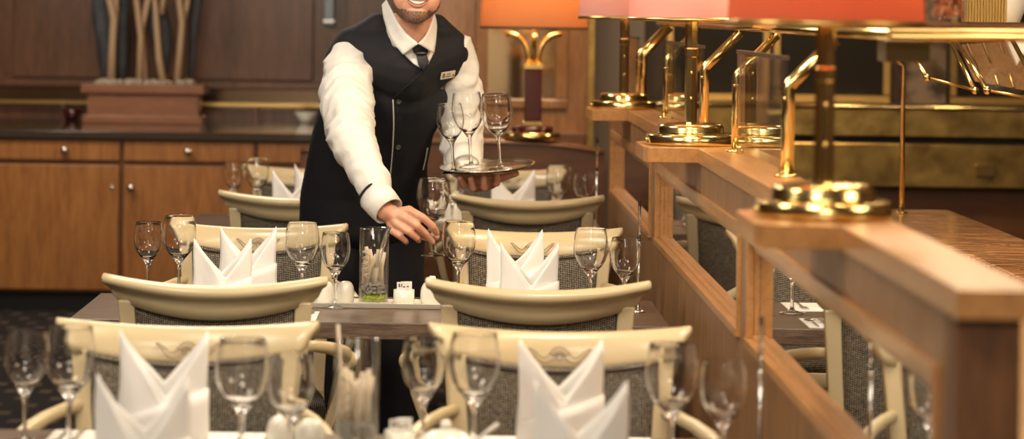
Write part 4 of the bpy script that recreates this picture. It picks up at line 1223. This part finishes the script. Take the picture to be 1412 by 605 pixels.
    def leaf(inner, outer):
        def at_(q, off):
            p = P(q[0], q[1], q[2]); dd = (p - ORG).normalized(); r = tb.ray_cast(ORG, dd)
            if r[0] is not None and (r[0] - ORG).length - off < (p - ORG).length: p = r[0] - dd * off
            return p
        m_ = MB(); N = 14
        def pl_(pts, u):
            f = u * (len(pts) - 1); i_ = min(int(f), len(pts) - 2); f -= i_
            return tuple(pts[i_][k] + (pts[i_ + 1][k] - pts[i_][k]) * f for k in range(3))
        def fn(u, v):
            a, b = pl_(inner, u), pl_(outer, u); q = tuple(a[k] + (b[k] - a[k]) * v for k in range(3))
            return at_(q, .008 + .006 * math.sin(PI * v))
        m_.grid(fn, N, 6)
        m_.build('collar', 'shirt', body, solid=.004)
    leaf([(533, 0, 7.89), (538, 10, 7.865), (548, 30, 7.83), (562, 48, 7.80), (577, 60, 7.785)], [(527, 7, 7.90), (529, 24, 7.88), (534, 42, 7.85), (543, 60, 7.82), (556, 75, 7.80)])
    leaf([(598, 18, 7.90), (597, 26, 7.88), (593, 38, 7.84), (586, 50, 7.81), (577, 60, 7.785)], [(601, 27, 7.93), (602, 38, 7.90), (601, 52, 7.87), (600, 62, 7.85), (598, 73, 7.83)])
    # band standing behind the leaves, closed round the nape
    m_ = MB(); nb_ = 24; vs_ = []
    for k in range(nb_):
        a = 2 * PI * k / nb_; c_ = V((-.118, 7.905, 1.505)); 
        r_ = (.071, .074)
        zt_ = 1.525 + .030 * math.sin(a)
        for rr, z in ((1.06, zt_ - .055), (.99, zt_)): vs_.append(V((c_.x + r_[0] * rr * math.cos(a), c_.y + r_[1] * rr * math.sin(a), z)))
    m_.add(vs_, [(2 * k, 2 * ((k + 1) % nb_), 2 * ((k + 1) % nb_) + 1, 2 * k + 1) for k in range(nb_)], True)
    m_.build('collar_band', 'shirt', body, solid=.003)
    # tie
    tie = patch('tie', tb, [(573, 74), (586, 74), (590, 86), (583, 98), (576, 90)], .012, 'tie', body, .004)
    patch('tie_knot', tb, [(567, 60), (577, 57), (592, 59), (590, 68), (586, 76), (573, 76), (569, 68)], .019, 'tie', tie, .008)
    # waistcoat details
    seam('lapel_edge', tv, [(599, 62), (596, 78), (583, 98), (562, 118), (542, 136)], .004, .0022, 'navy', body)
    seam('lapel_edge', tv, [(553, 74), (566, 86), (583, 98)], .004, .0022, 'navy', body)
    seam('piping', tv, [(542, 136), (543, 170), (541, 210), (537, 250)], .003, .0019, 'piping', body)
    seam('pocket_piping', tv, [(589, 204), (587, 216), (583, 234)], .003, .0019, 'piping', body)
    for x, y in ((550, 140), (549, 203), (609, 120)):
        c = hit(tv, x, y, .003)
        MB().lathe([(0, -.002), (.0075, -.002), (.0085, 0), (.0075, .0025), (.005, .0018), (0, .0018)], n=20).build('button', 'button', body, loc=c).rotation_euler = (PI / 2, 0, 0)
    # name tag
    q = [hit(tv, x, y, .010) for x, y in ((602, 99), (628, 94), (629, 105), (603, 110))]
    cx = sum(q, V()) / 4; nrm = (q[1] - q[0]).cross(q[3] - q[0]).normalized()
    if nrm.y > 0: nrm = -nrm
    ux = (q[1] - q[0]).normalized(); uy = nrm.cross(ux); 
    if uy.z < 0: uy = -uy
    def tp(a, b, o_=0): return cx + ux * a + uy * b + nrm * o_
    tg = MB().extr([tp(-.029, -.0115), tp(.029, -.0115), tp(.029, .0115), tp(-.029, .0115)], nrm * .003).build('name_tag', simple('tag_plate', (.66, .58, .48), .35), body, .0008)
    mk = MB().extr([tp(-.024, -.007, .003), (tp(-.014, -.007, .003)), tp(-.014, .006, .003), tp(-.019, .009, .003), tp(-.024, .006, .003)], nrm * .0005)
    mk.build('emblem', simple('tag_emblem', (.18, .12, .08), .5), tg)
    wr = MB()
    for (y0, x0, ws) in ((.0035, -.006, (.005, .003, .004, .0035)), (-.0045, -.010, (.006, .004, .005, .004, .003))):
        x = x0
        for w_ in ws:
            wr.extr([tp(x, y0 - .0016, .003), tp(x + w_ * .75, y0 - .0016, .003), tp(x + w_ * .75, y0 + .0016, .003), tp(x, y0 + .0016, .003)], nrm * .0005); x += w_
    wr.extr([tp(.019, -.007, .003), tp(.025, -.007, .003), tp(.025, 0, .003), tp(.019, 0, .003)], nrm * .0005)
    o = wr.build('print', 'ink', tg); o['kind'] = 'stuff'
    # -- face details
    th = bvh_of(body)
    def face(px_, py_, off): return hit(th, px_, py_, off)
    # positions in head space projected forward on to the face
    def HF(x, z, off):
        o_ = H(x, -.25, z); dd = (R @ V((0, 1, 0)))
        r = th.ray_cast(o_, dd); return r[0] - dd * off * HS
    def hpatch(name, poly, off, m, par, thick=.002, rs=2):
        bm = bmesh.new(); vs_ = [bm.verts.new((x, z, 0)) for x, z in poly]; f = bm.faces.new(vs_)
        bmesh.ops.triangulate(bm, faces=[f]); bmesh.ops.subdivide_edges(bm, edges=bm.edges[:], cuts=3, use_grid_fill=True); bmesh.ops.triangulate(bm, faces=bm.faces[:])
        for v in bm.verts: v.co = HF(v.co.x, v.co.y, off)
        bmesh.ops.recalc_face_normals(bm, faces=bm.faces[:])
        me = bpy.data.meshes.new(name); bm.to_mesh(me); bm.free()
        for p in me.polygons: p.use_smooth = True
        o = bpy.data.objects.new(name, me); C.objects.link(o); me.materials.append(M[m] if isinstance(m, str) else m); o.parent = par
        if thick: q_ = o.modifiers.new('s', 'SOLIDIFY'); q_.thickness = thick; q_.offset = 0
        return o
    zc = -.062
    def arc(w_, z_, sag, n=9): return [(-w_ + 2 * w_ * k / (n - 1), z_ - sag * (1 - (-1 + 2 * k / (n - 1)) ** 2)) for k in range(n)]
    mo = hpatch('mouth', arc(.029, zc + .004, .004) + arc(.029, zc + .004, .016)[::-1][1:-1], .0010, 'mouth', body, .001)
    hpatch('teeth', arc(.024, zc + .002, .003) + arc(.021, zc + .001, .0095)[::-1], .0014, 'teeth', mo, .001)
    lo = [HF(x, z, .0015) for x, z in arc(.030, zc + .004, .018, 13)]
    MB().tube(lo, [.0012, .002, .003, .0038, .0044, .0046, .0046, .0046, .0044, .0038, .003, .002, .0012], 10).build('lower_lip', 'lip', mo)
    hi = [HF(x, z, .0012) for x, z in arc(.030, zc + .006, .0035, 13)]
    MB().tube(hi, [.0012, .002, .003, .0034, .0036, .0036, .0034, .0036, .0036, .0034, .003, .002, .0012], 10).build('upper_lip', 'lip', mo)
    for s in (-1, 1):
        c = HF(s * .031, .008, .001)
        e = MB().ball(c + (R @ V((0, .006, 0))), (.0125, .009, .0075), 18, 12).build('eye', 'teeth', body)
        MB().ball(c + (R @ V((0, -.0018, 0))), (.0048, .002, .0050), 14, 8).build('iris', simple('brown_iris', (.06, .03, .015), .15), e)
        MB().tube([HF(s * x, z, .002) for x, z in ((.014, .027), (.024, .031), (.036, .031), (.046, .026))], [.002, .0035, .0032, .0015], 8).build('eyebrow', 'hair', body)
    # stubble beard: shell over jaw and chin
    beard = blob('beard', [E(H(0, .002, -.030), (.0705, .072, .066)), E(H(0, -.020, -.065), (.0602, .0590, .0535)), E(H(0, -.058, -.098), (.0310, .0268, .0250)),
                           E(H(-.036, -.039, -.061), (.0288, .0318, .0340)), E(H(.036, -.039, -.061), (.0288, .0318, .0340))], .0045, 'stubble', body, 3)
    bm = bmesh.new(); bm.from_mesh(beard.data)
    Ri = R.transposed(); kill = []
    for v in bm.verts:
        q_ = Ri @ (v.co - hd) / HS; x, y, z = q_
        edge = -.070 + .055 * min(1, max(0, (abs(x) - .034) / .03)) if y < .0 else .0
        keep = (z < edge and z > -.135 and y < .03)
        if abs(x) < .034 - .25 * max(0, -.07 - z) and z > -.086 and z < -.03 and y < -.03: keep = False
        if z < -.116 and y > -.02: keep = False
        if not keep: kill.append(v)
    bmesh.ops.delete(bm, geom=kill, context='VERTS'); bm.to_mesh(beard.data); bm.free()
    # hair cap
    hair = blob('hair', [E(H(0, .020, .070), (.083, .098, .088)), E(H(0, .045, .02), (.078, .070, .080)), E(H(0, -.045, .125), (.060, .045, .034))], .006, 'hair', body, 4,
                lambda p, n_: p + n_ * .004 * noise.noise(V((p.x * 60, p.y * 12, p.z * 60))))
    bm = bmesh.new(); bm.from_mesh(hair.data); kill = []
    for v in bm.verts:
        q_ = Ri @ (v.co - hd) / HS
        if (q_.y < -.035 and q_.z < .070) or (q_.y < .03 and q_.z < -.005) or q_.z < -.06: kill.append(v)
    bmesh.ops.delete(bm, geom=kill, context='VERTS'); bm.to_mesh(hair.data); bm.free()
    # -- tray with glasses
    c = P(672, 232.5, 7.76)
    t = thing('serving_tray', 'round silver serving tray balanced on the waiter hand', 'tray', c)
    rotE = (math.radians(4.2), math.radians(-4.6), 0); t.rotation_euler = rotE
    MB().lathe([(0, .002), (.118, .002), (.130, .006), (.141, .012), (.1435, .0115), (.143, .010), (.131, .003), (.119, 0), (0, 0)], n=72).build('dish', 'silver', t)
    RM = Euler(rotE).to_matrix()
    def ontray(px_, d_):
        # point on the tray plane under column px
        y = d_; x = P(px_, 228, d_).x; l = V((x - c.x, y - c.y, 0)); n_ = RM @ V((0, 0, 1))
        z = -(n_.x * l.x + n_.y * l.y) / n_.z
        return c + V((l.x, l.y, z)) + n_ * .0024
    for px_, d_, k, lab in ((690, 7.74, 'big', 'large wine glass at the right of the silver tray'), (650, 7.82, 'big', 'large wine glass at the rear of the silver tray'), (626, 7.715, 'small', 'smaller wine glass at the left of the silver tray')):
        p = ontray(px_, d_)
        wine(k, p.x, p.y, p.z, lab, 'wine glasses on the silver tray', rotE)
    s = P(597, 352, 7.495)
    wine('big', s.x, s.y, s.z, 'wine glass held by the stem in the waiter fingers', None, (.0, math.radians(-1), 0))
waiter()
